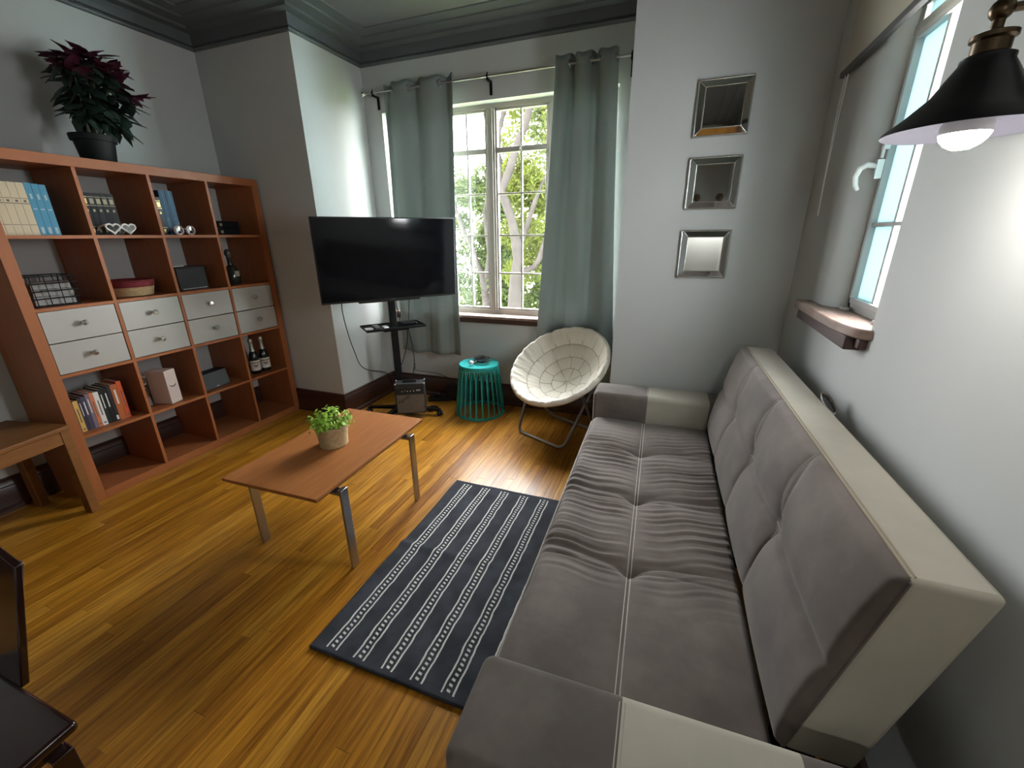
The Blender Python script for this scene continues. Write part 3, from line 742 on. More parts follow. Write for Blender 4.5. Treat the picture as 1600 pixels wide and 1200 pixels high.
# things on the tray
def tray_pt(u, v): c, s_ = math.cos(TVY), math.sin(TVY); return (93.2+u*c-v*s_, 171.3+u*s_+v*c)
def on_tray(name, label, cat, u, v, rz=0): p = tray_pt(u, v); return thing(name, label, cat, (p[0], p[1], 76.0), TVY+rz)
t = on_tray('remote_control', 'black remote control on the tray below the television', 'remote', -14, -2.0, -.05)
M().box(-2.3, 2.3, -8, 8, 0.05, 2.0).build('body', BLACK, t, bevel=.5)
g = M()
for i in range(3):
    for j in range(6): g.cyl((-1.2+i*1.2, -5+j*2.1, 2.0), (-1.2+i*1.2, -5+j*2.1, 2.2), .38, seg=8)
g.build('buttons', mat('grey_rubber', (.22, .22, .22), .6), t)
t = on_tray('paper_card', 'small white card lying left of the remote on the tray', 'card', -19.2, .6)
M().prism([(4.0*math.cos(a), 4.6*math.sin(a)) for a in np.linspace(0, 2*PI, 25)[:-1]], .05, .25).build('card', WHITE, t, smooth=0)
t = on_tray('white_charger', 'white slim adapter between the remote and the pole on the tray', 'charger', -6.6, .2)
M().box(-1.9, 1.9, -4, 4, .05, .9).build('case', WHITE, t, bevel=.3)
t = on_tray('streaming_box', 'flat black box on the right half of the tray', 'media player', 13, 2)
M().box(-6, 6, -5, 5, .1, 2.4).build('case', BLACK, t, bevel=.5); M().box(-5.2, 5.2, -5.06, -4.96, .7, 1.8).build('front_strip', SCREEN, t, smooth=0)
def wire(name, label, pts, r=.35, m_=BLACK):
    P = [Vector(p) for p in pts]; out = []
    for i in range(len(P)-1):
        p0, p1, p2, p3 = P[max(i-1, 0)], P[i], P[i+1], P[min(i+2, len(P)-1)]
        for k in range(8):
            t_ = k/8; out.append(.5*((2*p1)+(p2-p0)*t_+(2*p0-5*p1+4*p2-p3)*t_*t_+(3*p1-p0-3*p2+p3)*t_**3))
    out.append(P[-1])
    o = M().tube(out, r, 6).build(name, m_, smooth=60, off=P[0]); o.location = P[0]*S
    return tag(o, label, 'cable')
p = tray_pt
wire('power_cable', 'black cable looping along the white alcove wall left of the stand', [(60, 156, 100), (54.5, 159, 92), (54, 160.5, 79), (53.5, 164, 64), (53.5, 168, 51), (53.5, 172, 40), (53.5, 181, 32.5), (53.5, 200, 25), (53.8, 208, 20), (54.5, 211, 12), (57, 212, 1)], .38)
a_ = p(10, 4)
wire('power_cable', 'black cable hanging from the tray and bending left beside the pole', [(*p(13, 8), 75), (*p(13, 10), 62), (*p(9, 14), 44), (*p(4, 17), 32), (*p(3, 18), 20), (*p(3, 19), 4)], .4)
wire('power_cable', 'black cable dropping straight down from the tray', [(*p(13.6, 8), 75), (*p(16.5, 10), 58), (*p(18.5, 14), 42), (*p(17.5, 18), 28), (*p(16, 20), 12), (*p(17, 20), 2)], .35)
wire('power_cable', 'thin black cable kinking right towards the dark baseboard', [(*p(18.3, 14.5), 42), (*p(20, 18), 34), (*p(21, 20), 30), (111, 208, 26), (121, 215, 16), (126, 215.5, 2)], .28)
wire('power_cable', 'thin black cable behind the pole above the tray', [(*p(5, 5), 100), (*p(5.5, 6), 92), (*p(7, 7), 84), (*p(8, 9), 78)], .35)
wire('power_cable', 'black lead curving in front of the curtain above the media box', [(*p(17, 6), 106), (*p(16.5, 7), 94), (*p(15, 6), 84), (*p(14.5, 5.5), 79)], .35)
t = thing('power_strip', 'black power strip on the floor by the dark baseboard', 'power strip', (110, 208, 0), .45)
M().box(-11, 11, -3, 3, .2, 4.2).build('case', BLACK, t, bevel=.5); M().box(-9, -5, -2, 2, 4.2, 7.5).box(0, 5, -2.2, 2.2, 4.2, 8).build('plug', BLACK, t, bevel=.4)
t = thing('power_adapter', 'black box adapter against the baseboard left of the teal stool', 'adapter', (121, 213, 0), .05)
M().box(-6, 6, -3, 3, 4, 15).box(-3, 3, -2, 2, .05, 4).build('case', BLACK, t, bevel=.5)
R_ = random.Random(4)
g = M(); g.tube([(115.5+4.2*math.cos(i*.5)*(1+.25*R_.random())-113, 186+3.2*math.sin(i*.5)*(1+.3*R_.random())-186, .5+.02*i+R_.random()*1.0) for i in range(90)], .36, 6)
t = thing('cable_tangle', 'small knot of black cable on the floor right of the amplifier', 'cable', (113, 186, 0)); g.build('cable', BLACK, t); M().box(-1.0, 2.6, -3.4, -1.4, .1, 1.8).build('plug', mat('grey_plug', (.25, .24, .25), .5), t, bevel=.3)

# ------------------------------------------------------------------ practice amplifier
am = thing('guitar_amplifier', 'small black practice amplifier with grey grille beside the television stand', 'amplifier', (109.5, 161.6, 6.4), math.radians(29))
AW, AH, AD = 11.9, 25.5, 11.0
wd = [(-1.2, 0), (-1.2, 17), (0.2, 25.5), (AD, 25.5), (AD, 0)]
g = M(); vs = [(x, y, z) for x in (-AW, AW) for y, z in wd]
g.add(vs, [(0, 1, 2, 3, 4), (9, 8, 7, 6, 5)] + [(i, 5+i, 5+(i+1) % 5, (i+1) % 5) for i in range(5)])
AMPB = mat('black_tolex', (.016, .016, .016), .65, bump=(250, .5))
g.build('cabinet', AMPB, am, bevel=.5)
M().box(-AW+.9, AW-.9, -1.75, -1.1, .9, 16.6).build('grille_cloth', mat('silver_grille', (.17, .165, .16), .8, bump=(300, .8), var=(160, (.10, .10, .095), .1)), am, bevel=.2)
rot = Matrix.Translation((0, -1.25, 17.2)) @ Matrix.Rotation(math.atan2(-1.4, 8.5), 4, 'X')
cp = M().box(-AW+.9, AW-.9, -.25, .3, .6, 5.2, mat=rot).build('control_panel', mat('black_panel', (.01, .01, .01), .3), am, smooth=0)
for i, xk in enumerate((-6.0, -1.9, .7, 3.3)):
    M().cyl(rot @ Vector((xk, -.25, 2.6)), rot @ Vector((xk, -1.5, 2.6)), .62, .5, 12).build('knob', CHROME, cp)
M().cyl(rot @ Vector((-4.0, -.25, 3)), rot @ Vector((-4.0, -1.0, 3)), .35, seg=10).box(5.2, 8.6, -.45, -.2, 2.2, 3.4, mat=rot).build('input_socket', STEEL, cp)
hd = M().box(-5.2, 5.2, 4, 7, 26.4, 27.4).box(-5.4, -4.2, 3.8, 7.2, 25.4, 26.8).box(4.2, 5.4, 3.8, 7.2, 25.4, 26.8); hd.build('handle', BLACK, am, bevel=.4)
g = M()
for sx in (-1, 1):
    for y in (.4, AD-.2): g.ball((sx*(AW-.45), y+(0 if y > 1 else .3), 25.1), .85, 10, 6)
g.build('corner_cap', STEEL, am)
for sx in (-1, 1):
    for y in (0, AD-2): M().cyl((sx*(AW-2), y+1, -.9), (sx*(AW-2), y+1, .1), .9, seg=12).build('rubber_foot', BLACK, am)
def text(body, size, m_, parent, loc, rot_, shear=0, name='lettering', ext=.02):
    c = bpy.data.curves.new('lettering', 'FONT'); c.body = body; c.size = size*S; c.shear = shear; c.extrude = ext*S; c.align_x = 'CENTER'; c.align_y = 'CENTER'
    o = bpy.data.objects.new('tmp', c); COL.objects.link(o)
    dg = bpy.context.evaluated_depsgraph_get(); me = bpy.data.meshes.new_from_object(o.evaluated_get(dg))
    bpy.data.objects.remove(o)
    me.materials.clear(); me.materials.append(m_)
    n = bpy.data.objects.new(name, me); COL.objects.link(n); n.parent = parent; n.location = Vector(loc)*S; n.rotation_euler = rot_
    return n
text('Fender', 4.4, BLACK, am, (-4.6, -1.82, 13.0), (PI/2, -.62, 0), .35)

# ------------------------------------------------------------------ curtains and their rod
RODY, RODZ = 214.2, 251.0
rod = thing('curtain_rod', 'slim metal curtain rod above the window with a ball end at its left', 'curtain rod', (160, RODY, RODZ))
RO = (160, RODY, RODZ)
M().cyl((56.5, RODY, RODZ), (267, RODY, RODZ), .75, seg=12).build('pole', STEEL, rod, off=RO)
M().ball((54.9, RODY, RODZ), 2.0, 16, 10).cyl((56.2, RODY, RODZ), (58.2, RODY, RODZ), 1.1, seg=12).build('finial', CHROME, rod, off=RO)
for x in (64.5, 162.5, 262):
    M().box(x-1, x+1, YB-.5, YB, RODZ-10, RODZ-1).box(x-.7, x+.7, RODY-.4, YB, RODZ-2.4, RODZ-1.2).cyl((x-.6, RODY, RODZ), (x+.6, RODY, RODZ), 1.25, seg=12).cyl((x, RODY, RODZ), (x, RODY, RODZ+2.4), .4, seg=8).build('bracket', BLACKM, rod, off=RO)
def curtain(xt, xb, ztop, zbot, folds, ph, label, amps, sc_):
    org = ((xt[0]+xt[1])/2, RODY, RODZ)
    t = thing('curtain', label, 'curtain', org)
    nu, nv = 150, 60; arr = np.zeros((nu, nv, 3))
    def pos(u, v):
        x = (1-v)*(xt[0]+(xt[1]-xt[0])*u) + v*(xb[0]+(xb[1]-xb[0])*u)
        a = 2*PI*(folds*u+ph)
        sn = math.sin(a); sh_ = math.copysign(abs(sn)**.75, sn)*.8+.20*math.sin(2*a+.6)*v+.12*math.sin(3.1*a+1)*v
        amp = amps[0]+(amps[1]-amps[0])*v
        z = ztop + sc_*math.cos(2*a)*.6*(1-v) - v*(ztop-zbot)
        return x + 1.6*math.cos(a)*(1-.3*v)+.5*math.sin(v*5+u*9), RODY + amp*sh_ + .35*math.sin(v*7+u*13), z
    for i in range(nu):
        for j in range(nv): arr[i, j] = pos(i/(nu-1), j/(nv-1))
    o = M().grid(arr).build('fabric', CURT, t, smooth=80, off=org)
    s2 = o.modifiers.new('thick', 'SOLIDIFY'); s2.thickness = .0022
    # the metal eyelets where the cloth crosses the rod
    prev = None
    for i in range(601):
        u = i/600; q = pos(u, .018); d = q[1]-RODY
        if prev is not None and prev*d < 0:
            e1 = Vector(pos(min(1, u+.004), .018))-Vector(pos(max(0, u-.004), .018)); e1.z = 0; e1.normalize(); e2 = Vector((0, 0, 1)); c0 = Vector((q[0], RODY, RODZ))
            M().tube([c0+(e1*math.cos(k)+e2*math.sin(k))*2.1 for k in np.linspace(0, 2*PI, 25)[:-1]], .42, 6, closed=True).build('eyelet', CHROME, t, off=org)
        prev = d
    return t
curtain((72.5, 137.0), (67.5, 131.0), 255.6, 43.6, 2.5, .07, 'left sage green eyelet curtain behind the television', (4.0, 3.4), 1.3)
curtain((214.4, 251.5), (201.5, 261.5), 256.0, 45, 2.5, .57, 'right sage green eyelet curtain above the cream saucer chair', (4.2, 2.4), 1.3)

# ------------------------------------------------------------------ three bevelled mirrors
for zc, lab in ((203.0, 'top'), (169.0, 'middle'), (133.9, 'bottom')):
    t = thing('square_mirror', '%s one of three small square mirrors on the grey wall' % lab, 'mirror', (315, YF, zc), 0, None)
    a, b, d = 12.4, 8.9, 2.4
    A = a-.5
    M().box(-a, a, -1.0, 0, -a, a).build('backing', BLACK, t, smooth=0)
    M().box(-b+.1, b-.1, -d-.1, -1.0, -b+.1, b-.1).build('mirror_pane', MIRROR, t, smooth=0)
    for k in range(4):
        r = Matrix.Rotation(k*PI/2, 4, 'Y')
        vs = [r @ Vector(v) for v in ((-A, -1.4, A), (A, -1.4, A), (b, -d, b), (-b, -d, b), (-A, -.9, A), (A, -.9, A), (b, -.9, b), (-b, -.9, b))]
        M().add(vs, [(0, 1, 2, 3), (7, 6, 5, 4), (0, 4, 5, 1), (2, 6, 7, 3)]).build('bevel_strip', MIRRORB, t, smooth=0)
    def bead(q, r, y): return [(q, y, q), (-q, y, q), (-q, y, -q), (q, y, -q)]
    g = M()
    for q, rr_, y in ((a-.3, .42, -1.2), (b, .34, -d)):
        c = bead(q, rr_, y)
        for i in range(4): g.cyl(c[i], c[(i+1) % 4], rr_, seg=8)
    for sx in (-1, 1):
        for sz in (-1, 1): g.cyl((sx*(a-.4), -1.25, sz*(a-.4)), (sx*b, -d, sz*b), .3, seg=8)
    g.build('silver_beading', SILVERF, t)

# ------------------------------------------------------------------ roller blind over the right window
bl = thing('roller_blind', 'cream roller blind rolled almost up above the right window', 'blind', (355.5, 76, 205))
BO = (355.5, 76, 205)
M().box(356.9, 357.3, 24, 127, 205.6, 262).build('cloth', BLIND, bl, smooth=0, off=BO)
M().box(356.1, 358.2, 23.6, 128.2, 203.7, 205.9).build('bottom_bar', BARGREY, bl, bevel=.25, off=BO)
M().cyl((355.5, 23, 264), (355.5, 128, 264), 3.2, seg=20).build('roller', BLIND, bl, off=BO)
M().box(351.5, 359.5, 21, 23, 260, 268).box(351.5, 359.5, 128, 130, 260, 268).build('bracket', WHITE, bl, bevel=.2, off=BO)
cd = [(357.4, 124.5, 262), (357.2, 124.4, 203), (356.6, 122.4, 190), (356.4, 119.8, 170), (356.2, 117.6, 158), (356.0, 116.2, 152), (356.2, 116.6, 151.2), (356.4, 117.8, 154), (356.6, 119.6, 166), (357.2, 121.8, 186), (357.6, 122.5, 203), (357.6, 122.6, 262)]
M().tube(cd, .22, 6).build('pull_cord', WHITE, bl, off=BO)

# ------------------------------------------------------------------ wall lamps
def lamp(name, label, base, drop, power, wall_pt):
    """shade axis at base (centre of the rim)"""
    t = thing(name, label, 'lamp', base)
    out = [(10.9, 0), (10.7, .5), (8.2, 2.6), (5.6, 5.2), (4.0, 8.0), (3.2, 9.3), (3.2, 10.0), (2.6, 10.3)]
    M().lathe(out, 48).build('shade', LAMPB, t, smooth=60)
    inn = [(10.85, .02), (10.4, .45), (8.0, 2.3), (5.4, 4.9), (3.8, 7.7), (0, 8.6)]
    M().lathe(inn, 48).build('shade_lining', LAMPW, t, smooth=60)
    M().lathe([(2.5, 8.6), (2.6, 9.9), (2.3, 10.1), (2.3, 12.0), (2.75, 12.3), (2.75, 12.9), (1.2, 13.4), (.75, 13.6), (.75, 15.2), (0, 15.2)], 20).build('socket', BRASS, t)
    M().ball((0, 0, 16.0), 1.5, 14, 10).build('elbow', BRASS, t)
    wv = Vector(wall_pt)-Vector(base); e = Vector((0, 0, 16.0)); d = (wv-e)
    M().cyl(e+d*.06, wv-d.normalized()*.6, .62, seg=10).build('arm', BRASS, t)
    n = d.normalized()
    M().cyl(wv-n*2.2, wv, 5.0, 5.2, 24).build('wall_plate', BRASS, t)
    BULB = bpy.data.materials.get('lit_bulb_%d' % power) or mat('lit_bulb_%d' % power, (1, 1, 1), .5, emis=((1, .95, .87), power))
    bb = M().lathe([(3.2, -.35), (3.25, .8), (2.6, 2.6), (1.6, 4.2), (1.4, 7.5), (0, 7.5)], 24, (0, 0, -drop)).build('bulb', WHITE, t, smooth=80)
    M().lathe([(0, -2.7), (1.2, -2.55), (2.2, -1.95), (2.9, -1.15), (3.2, -.35)], 24, (0, 0, -drop)).build('lit_dome', BULB, bb, smooth=80)
    return t
lamp('wall_lamp', 'black cone shade wall lamp lit beside the right window', (342.8, -12.0, 159.6), 0, 18, (XR, -11.0, 176.5))
for x, q in ((320, 'farther from'), (350, 'nearer to')): lamp('wall_lamp', 'lit black cone wall lamp on the rear wall %s the right wall' % q, (x, YREAR+19, 176), 2.4, 50, (x, YREAR, 193))

# ------------------------------------------------------------------ oak bench at the left edge
be = thing('oak_bench', 'low oak bench with square legs standing left of the shelving unit', 'bench', (9.0, -2.6, 0), math.radians(11))
L_, Dp = 78.0, 40.0
M().box(-Dp-1, 1.0, -L_, .2, 50.0, 52.4).build('bench_top', OAK, be, bevel=.5)
M().box(-2.2, -.3, -L_+4, -4.6, 43.0, 50).box(-Dp+.3, -Dp+2.2, -L_+4, -4.6, 43, 50).build('long_rail', OAK, be, bevel=.15)
M().box(-Dp+4, -4, -3.2, -1.2, 43, 50).box(-Dp+4, -4, -L_+1.2, -L_+3.2, 43, 50).build('end_rail', OAK, be, bevel=.15)
for x in (-4.6, -Dp+.2):
    for y in (-4.6, -L_+.4): M().box(x, x+4.6, y, y+4.4, 0, 50).build('leg', OAK, be, bevel=.25)

# ------------------------------------------------------------------ dark chair in the near corner
dc = thing('dark_chair', 'glossy dark mahogany chair at the lower left corner, cut by the frame', 'chair', (172, -106, 0))
DO = (172, -106, 0)
seatp = [(150.0, -128.5), (195.6, -128.5), (192.2, -86.4), (152.5, -86.4)]
M().prism(seatp, 45.6, 48.0).build('seat', MAHOG, dc, bevel=.9, off=DO, bevseg=4)
M().prism([(152, -125), (192.0, -125), (189.2, -88.6), (155, -88.6)], 41.4, 45.6).build('apron', MAHOG, dc, bevel=.5, off=DO)
def post(x, nm):
    vs = []
    for z, y in ((47, -86.9), (62, -83.2), (74.5, -79.6)): vs += [(x-2.6, y, z), (x+1.6, y, z), (x+1.6, y+2.6, z), (x-2.6, y+2.6, z)]
    fs = [(3, 2, 1, 0), (8, 9, 10, 11)]
    for k in (0, 4): fs += [(k+i, k+(i+1) % 4, k+4+(i+1) % 4, k+4+i) for i in range(4)]
    M().add(vs, fs).build(nm, MAHOG, dc, bevel=.4, off=DO)
post(166, 'back_post'); post(133, 'back_post')
g = M(); vs = []
xs_ = np.linspace(127.9, 171.1, 14)
for x in xs_:
    c = 1-abs((x-149.5)/21.6)**2
    for z, y in ((47.6, -86.8), (76.2+4.5*c, -79.6), (76.2+4.5*c, -78.2), (47.6, -85.2)): vs.append((x, y, z))
fs = []
for i in range(13): fs += [(i*4+k, (i+1)*4+k, (i+1)*4+(k+1) % 4, i*4+(k+1) % 4) for k in range(4)]
fs += [(0, 1, 2, 3), (55, 54, 53, 52)]
g.add(vs, fs).build('back_panel', MAHOG, dc, bevel=.3, off=DO)
for x, y in ((153, -126), (191.5, -126), (155.5, -90), (189.5, -90)): M().prism([(x-1.8, y-1.8), (x+1.8, y-1.8), (x+1.8, y+1.8), (x-1.8, y+1.8)], 0, 42).build('leg', MAHOG, dc, bevel=.3, off=DO)

# ------------------------------------------------------------------ things in the shelving unit
def sz(row): return CZ[4-row]+.02                              # floor of a row, row 0 on top
def book(name, label, y0, y1, z0, h, col, xf=-6, depth=15, group=None, bands=None, lean=0, pages=(.62, .57, .46), rough=.5):
    t = thing(name, label, 'book', (xf, (y0+y1)/2, z0), 0, group)
    if lean: t.rotation_euler = (lean, 0, 0)
    w2 = (y1-y0)/2-.06
    m_ = bpy.data.materials.get('cloth_%.3f_%.3f_%.3f' % col) or mat('cloth_%.3f_%.3f_%.3f' % col, col, rough, spec=.2 if max(col) < .05 else .4, bump=(40, .1))
    M().box(-.35, 0, -w2, w2, 0, h).box(-depth, -.3, -w2, -w2+.22, 0, h).box(-depth, -.3, w2-.22, w2, 0, h).build('cover', m_, t, smooth=0)
    M().box(-depth+.3, -.35, -w2+.2, w2-.2, .25, h-.25).build('pages', bpy.data.materials.get('book_pages') or mat('book_pages', pages, .9), t, smooth=0)
    if bands:
        bm_, zs = bands
        g = M()
        for a, b, k in zs: g.box(0, .06, -w2*k, w2*k, h*a, h*b)
        g.build('spine_print', bm_, t, smooth=0)['kind'] = 'stuff'
    return t
GOLD = mat('gold_foil', (.55, .45, .18), .35, metal=.7)
GOLDP = mat('pale_gold_print', (.40, .37, .24), .6)
INKD = mat('dark_ink', (.10, .085, .06), .7)
WHITEP = mat('white_print', (.62, .61, .58), .6)
# cream and blue spines, top left
y = 5.3; z0 = sz(0)
ords = ['first', 'second', 'third', 'fourth', 'fifth', 'sixth', 'seventh', 'eighth']
for i in range(5):
    book('reference_book', '%s cream spined book from the left in the top left cube' % ords[i], y, y+3.05, z0, 24.6, (.50, .43, .29), -7, 17, 'cream books in the top left cube', (INKD, [(.60, .615, .9), (.70, .71, .9), (.635, .675, .35), (.20, .21, .9)])); y += 3.05
for i in range(3):
    book('reference_book', '%s blue spined book from the left in the top left cube' % ords[i], y, y+2.75, z0, 24.8-.2*i, (.035, .215, .34), -7, 17, 'blue books in the top left cube', (mat('pale_blue_print', (.30, .42, .46), .6) if i == 0 else bpy.data.materials['pale_blue_print'], [(.03, .16, .45), (.5, .52, .6), (.7, .8, .3)])); y += 2.75
y = CY[1]+1.0
for i in range(6):
    book('encyclopedia', '%s black gold banded volume from the left behind the heart sunglasses' % ords[i], y, y+3.15, z0, 22.6, (.010, .011, .014), -12, 17, 'black volumes behind the heart sunglasses', (GOLD if i < 2 else GOLDP, [(.90, .915, .95), (.70, .715, .95), (.745, .87, .62), (.56, .62, .32), (.20, .21, .95), (.07, .16, .4)]), rough=.3); y += 3.15
y = CY[2]+.8
for i in range(3):
    book('encyclopedia', '%s black gold banded volume from the left in the third top cube' % ords[i], y, y+3.1, z0, 22.8, (.010, .011, .014), -12, 17, 'black volumes in the third top cube', (GOLD, [(.90, .915, .95), (.70, .715, .95), (.745, .87, .62), (.56, .62, .32), (.20, .21, .95), (.07, .16, .4)]), rough=.3); y += 3.1
for i in range(2):
    book('reference_book', '%s of two dark blue books in the third top cube' % ('left' if i == 0 else 'right'), y, y+4.2, z0, 27, (.012, .075, .16), -12, 17, 'blue books in the third top cube', (mat('steel_blue_print', (.10, .22, .32), .6) if i == 0 else bpy.data.materials['steel_blue_print'], [(.0, 1, .12), (.2, .4, .4)])); y += 4.2
for i in range(2):                                             # lying flat in the fourth cube
    t = thing('encyclopedia', '%s of two black volumes lying flat in the top right cube' % ('upper' if i else 'lower'), 'book', (-14, CY[3]+14.5, z0+i*4.9))
    m_ = bpy.data.materials['cloth_0.010_0.011_0.014']
    M().box(-17, 0, -13, 13, 0, .3).box(-17, 0, -13, 13, 4.5, 4.8).box(-.4, 0, -13, 13, .3, 4.5).build('cover', m_, t, smooth=0)
    M().box(-16.6, -.4, -12.6, 12.6, .3, 4.5).build('pages', bpy.data.materials['book_pages'], t, smooth=0)
    M().box(0, .06, -11.5, -11.2, .3, 4.5).box(0, .06, -5.5, -5.2, .3, 4.5).box(0, .06, -10.8, -6.6, 1.2, 3.8).box(0, .06, -2, 0, 1.4, 3.2).build('spine_print', GOLDP, t, smooth=0)
# heart shaped sunglasses
t = thing('heart_sunglasses', 'white heart shaped sunglasses at the shelf edge in front of black volumes', 'sunglasses', (-2.6, CY[1]+14.3, sz(0)))
def heart(cx, s_, k=1):
    out = []
    for q in np.linspace(0, 2*PI, 33)[:-1]:
        hx = 16*math.sin(q)**3; hz_ = 13*math.cos(q)-5*math.cos(2*q)-2*math.cos(3*q)-math.cos(4*q)
        out.append((0, cx+s_*hx*.215*1.0, 3.75+hz_*.185))
    return out
g = M()
for cx in (-3.9, 3.9): g.tube(heart(cx, 1), .5, 6, closed=True)
g.cyl((0, -.9, 3.9), (0, .9, 3.9), .45, seg=8)
g.tube([(0, -7.2, 5.6), (-.6, -7.5, 5.5), (-6, -7.2, 4.6), (-12, -6.6, 1.2)], .4, 6).tube([(0, 7.2, 5.6), (-.6, 7.5, 5.5), (-6, 7.2, 4.6), (-12, 6.6, 1.2)], .4, 6)
g.build('frame', WHITE, t)
for cx in (-3.9, 3.9):
    h = heart(cx, .95); M().add(h, [tuple(range(len(h)))]).build('lens', DGLASS, t, smooth=0)
t = thing('round_sunglasses', 'round pale rimmed mirrored sunglasses at the shelf edge by dark blue books', 'sunglasses', (-3.0, CY[2]+14.8, sz(0)))
PINK = mat('pale_pink_rim', (.50, .40, .42), .4)
g = M()
for cx in (-3.7, 3.7): g.tube([(0, cx+2.7*math.cos(q), 2.9+2.6*math.sin(q)) for q in np.linspace(0, 2*PI, 29)[:-1]], .38, 6, closed=True)
g.tube([(0, -1.1, 3.4), (0, 0, 3.9), (0, 1.1, 3.4)], .25, 6).tube([(0, -6.4, 3.6), (-10, -6.2, 2)], .25, 6).tube([(0, 6.4, 3.6), (-10, 6.2, 2)], .25, 6)
g.build('frame', PINK, t)
for cx in (-3.7, 3.7): M().lathe([(0, .35), (1.5, .25), (2.5, 0)], 24, mat=Matrix.Translation((0, cx, 2.9)) @ Matrix.Rotation(PI/2, 4, 'Y')).build('lens', MIRROR, t)
# wire basket
t = thing('wire_basket', 'black wire basket of papers in the left cube of the second row', 'basket', (-13, CY[0]+11.8, sz(1)))
g = M()
for z in (0.4, 4.2, 8.0, 11.8, 15.4):
    a, b = 9.4+z*.03, 8.4+z*.03
    g.tube([(b*c_, a*s_, z) for c_, s_ in ((-1, -1), (1, -1), (1, 1), (-1, 1))], .32, 6, closed=True)
for s_ in (-1, 1):
    for q in np.linspace(-.85, .85, 4): g.cyl((s_*8.45, q*9.4, .4), (s_*8.8, q*9.7, 15.4), .2, seg=6)
    for q in np.linspace(-.8, .8, 4): g.cyl((q*8.4, s_*9.45, .4), (q*8.8, s_*9.85, 15.4), .2, seg=6)
for q in np.linspace(-.9, .9, 7): g.cyl((-8.4, q*9.4, .4), (8.4, q*9.4, .4), .2, seg=6)
g.build('wire_frame', BLACKM, t)
M().box(-7.4, 7.2, -8.6, 8.2, .8, 5.2).box(-7, 7.0, -8.2, 8.4, 5.3, 8.6).box(-7.2, 6.8, -8.0, 8.0, 8.8, 12.2).build('papers', mat('grey_paper', (.22, .22, .21), .8), t, bevel=.2)
# straw basket
t = thing('straw_basket', 'low round straw basket with a crimson rim in the second row', 'basket', (-15, CY[1]+16.0, sz(1)))
pr = [(0, .3), (10.6, .3)] + [(10.8+1.2*z/6+.22*abs(math.sin(PI*z/1.5)), z) for z in np.arange(.4, 5.6, .19)]
M().lathe(pr, 40).build('straw_side', ROPE, t, smooth=60)
RED = mat('crimson_weave', (.20, .018, .028), .8, bump=(90, .6), var=(40, (.12, .012, .02), .2))
M().lathe([(11.9, 5.5)] + [(12.3+.25*abs(math.sin(PI*z/1.2))+(z-5.5)*.12, z) for z in np.arange(5.6, 9.6, .2)] + [(12.2, 9.7), (11.6, 9), (11.2, 5), (0, 4.6)], 40).build('rim', RED, t, smooth=60)
# black cube case
t = thing('black_case', 'black square case with papers on top in the second row', 'case', (-12, CY[2]+14.6, sz(1)), .06)
M().box(-12, 5, -10.2, 10.2, .2, 14.6).build('body', mat('black_leatherette', (.012, .014, .015), .4, bump=(120, .3)), t, bevel=.6)
M().box(-12.2, 5.2, -10.4, 10.4, 14.4, 15.4).build('lid', BLACK, t, bevel=.3)
M().box(-8, 1, -8.6, -1.2, 15.45, 16.2).build('papers', WHITEP, t, smooth=0)
M().box(5.0, 5.25, -8.5, 8.5, .7, 1.3).build('trim_strip', STEEL, t, smooth=0)
# decanter
t = thing('glass_decanter', 'dark glass decanter standing in the right cube of the second row', 'decanter', (-17, CY[3]+16.0, sz(1)))
M().lathe([(0, .1), (4.6, .1), (5.2, 1), (5.4, 5), (5.0, 9), (3.4, 12.4), (1.8, 14), (1.5, 18), (2.0, 19.4), (1.6, 19.4), (1.2, 18), (1.2, 14.4)], 32).build('body', mat('smoked_glass', (.03, .035, .03), .08, spec=.8), t)
M().lathe([(0, 18.6), (1.4, 18.8), (1.4, 19.6), (2.5, 21.5), (2.4, 23.6), (1.2, 25.4), (0, 25.6)], 16).build('stopper', mat('smoked_stopper', (.10, .10, .09), .1, spec=.8), t)
M().box(4.9, 5.6, -1.8, 1.8, 5.6, 9.6).build('label_plate', mat('worn_label', (.42, .42, .33), .5), t, bevel=.2)
# paperbacks
spec = [(2.3, 17.6, (.10, .07, .07), 'black and maroon paperback at the far left of the fourth row', 1), (2.3, 18.6, (.56, .36, .10), 'yellow spined paperback in the fourth row of books', 0),
        (1.5, 19.6, (.030, .028, .05), 'thin navy paperback just right of the yellow one', 1), (2.2, 19.8, (.045, .040, .075), 'dark violet paperback with pale print in the fourth row', 1),
        (1.8, 20.8, (.16, .13, .16), 'dusty mauve paperback left of the salmon one', 1), (1.9, 20.9, (.52, .16, .07), 'salmon orange paperback left of the white one', 0),
        (2.6, 20.6, (.60, .60, .57), 'white spined paperback in the fourth row of books', 0), (2.0, 21.4, (.018, .024, .022), 'black paperback right beside the white one', 1),
        (2.3, 21.6, (.014, .016, .016), 'thick black paperback in the middle of the orange and white books', 1), (1.7, 22.0, (.03, .025, .03), 'black paperback with a white foot left of the burnt orange book', 2),
        (3.4, 22.2, (.36, .10, .025), 'burnt orange thick paperback in the fourth row', 1), (2.5, 23.4, (.50, .075, .02), 'bright red orange tall paperback at the right end', 0)]
y = 5.5
for i, (wd_, h, c, lab, pk) in enumerate(spec):
    bands = (WHITEP if pk else INKD, [(.45, .85, .25)] if pk == 1 else ([(.04, .16, .7)] if pk == 2 else [(.3, .75, .22), (.06, .1, .5)]))
    book('paperback_book', lab, y, y+wd_, sz(3), h, c, -6.5, 14, 'paperbacks in the fourth row', bands); y += wd_+.02
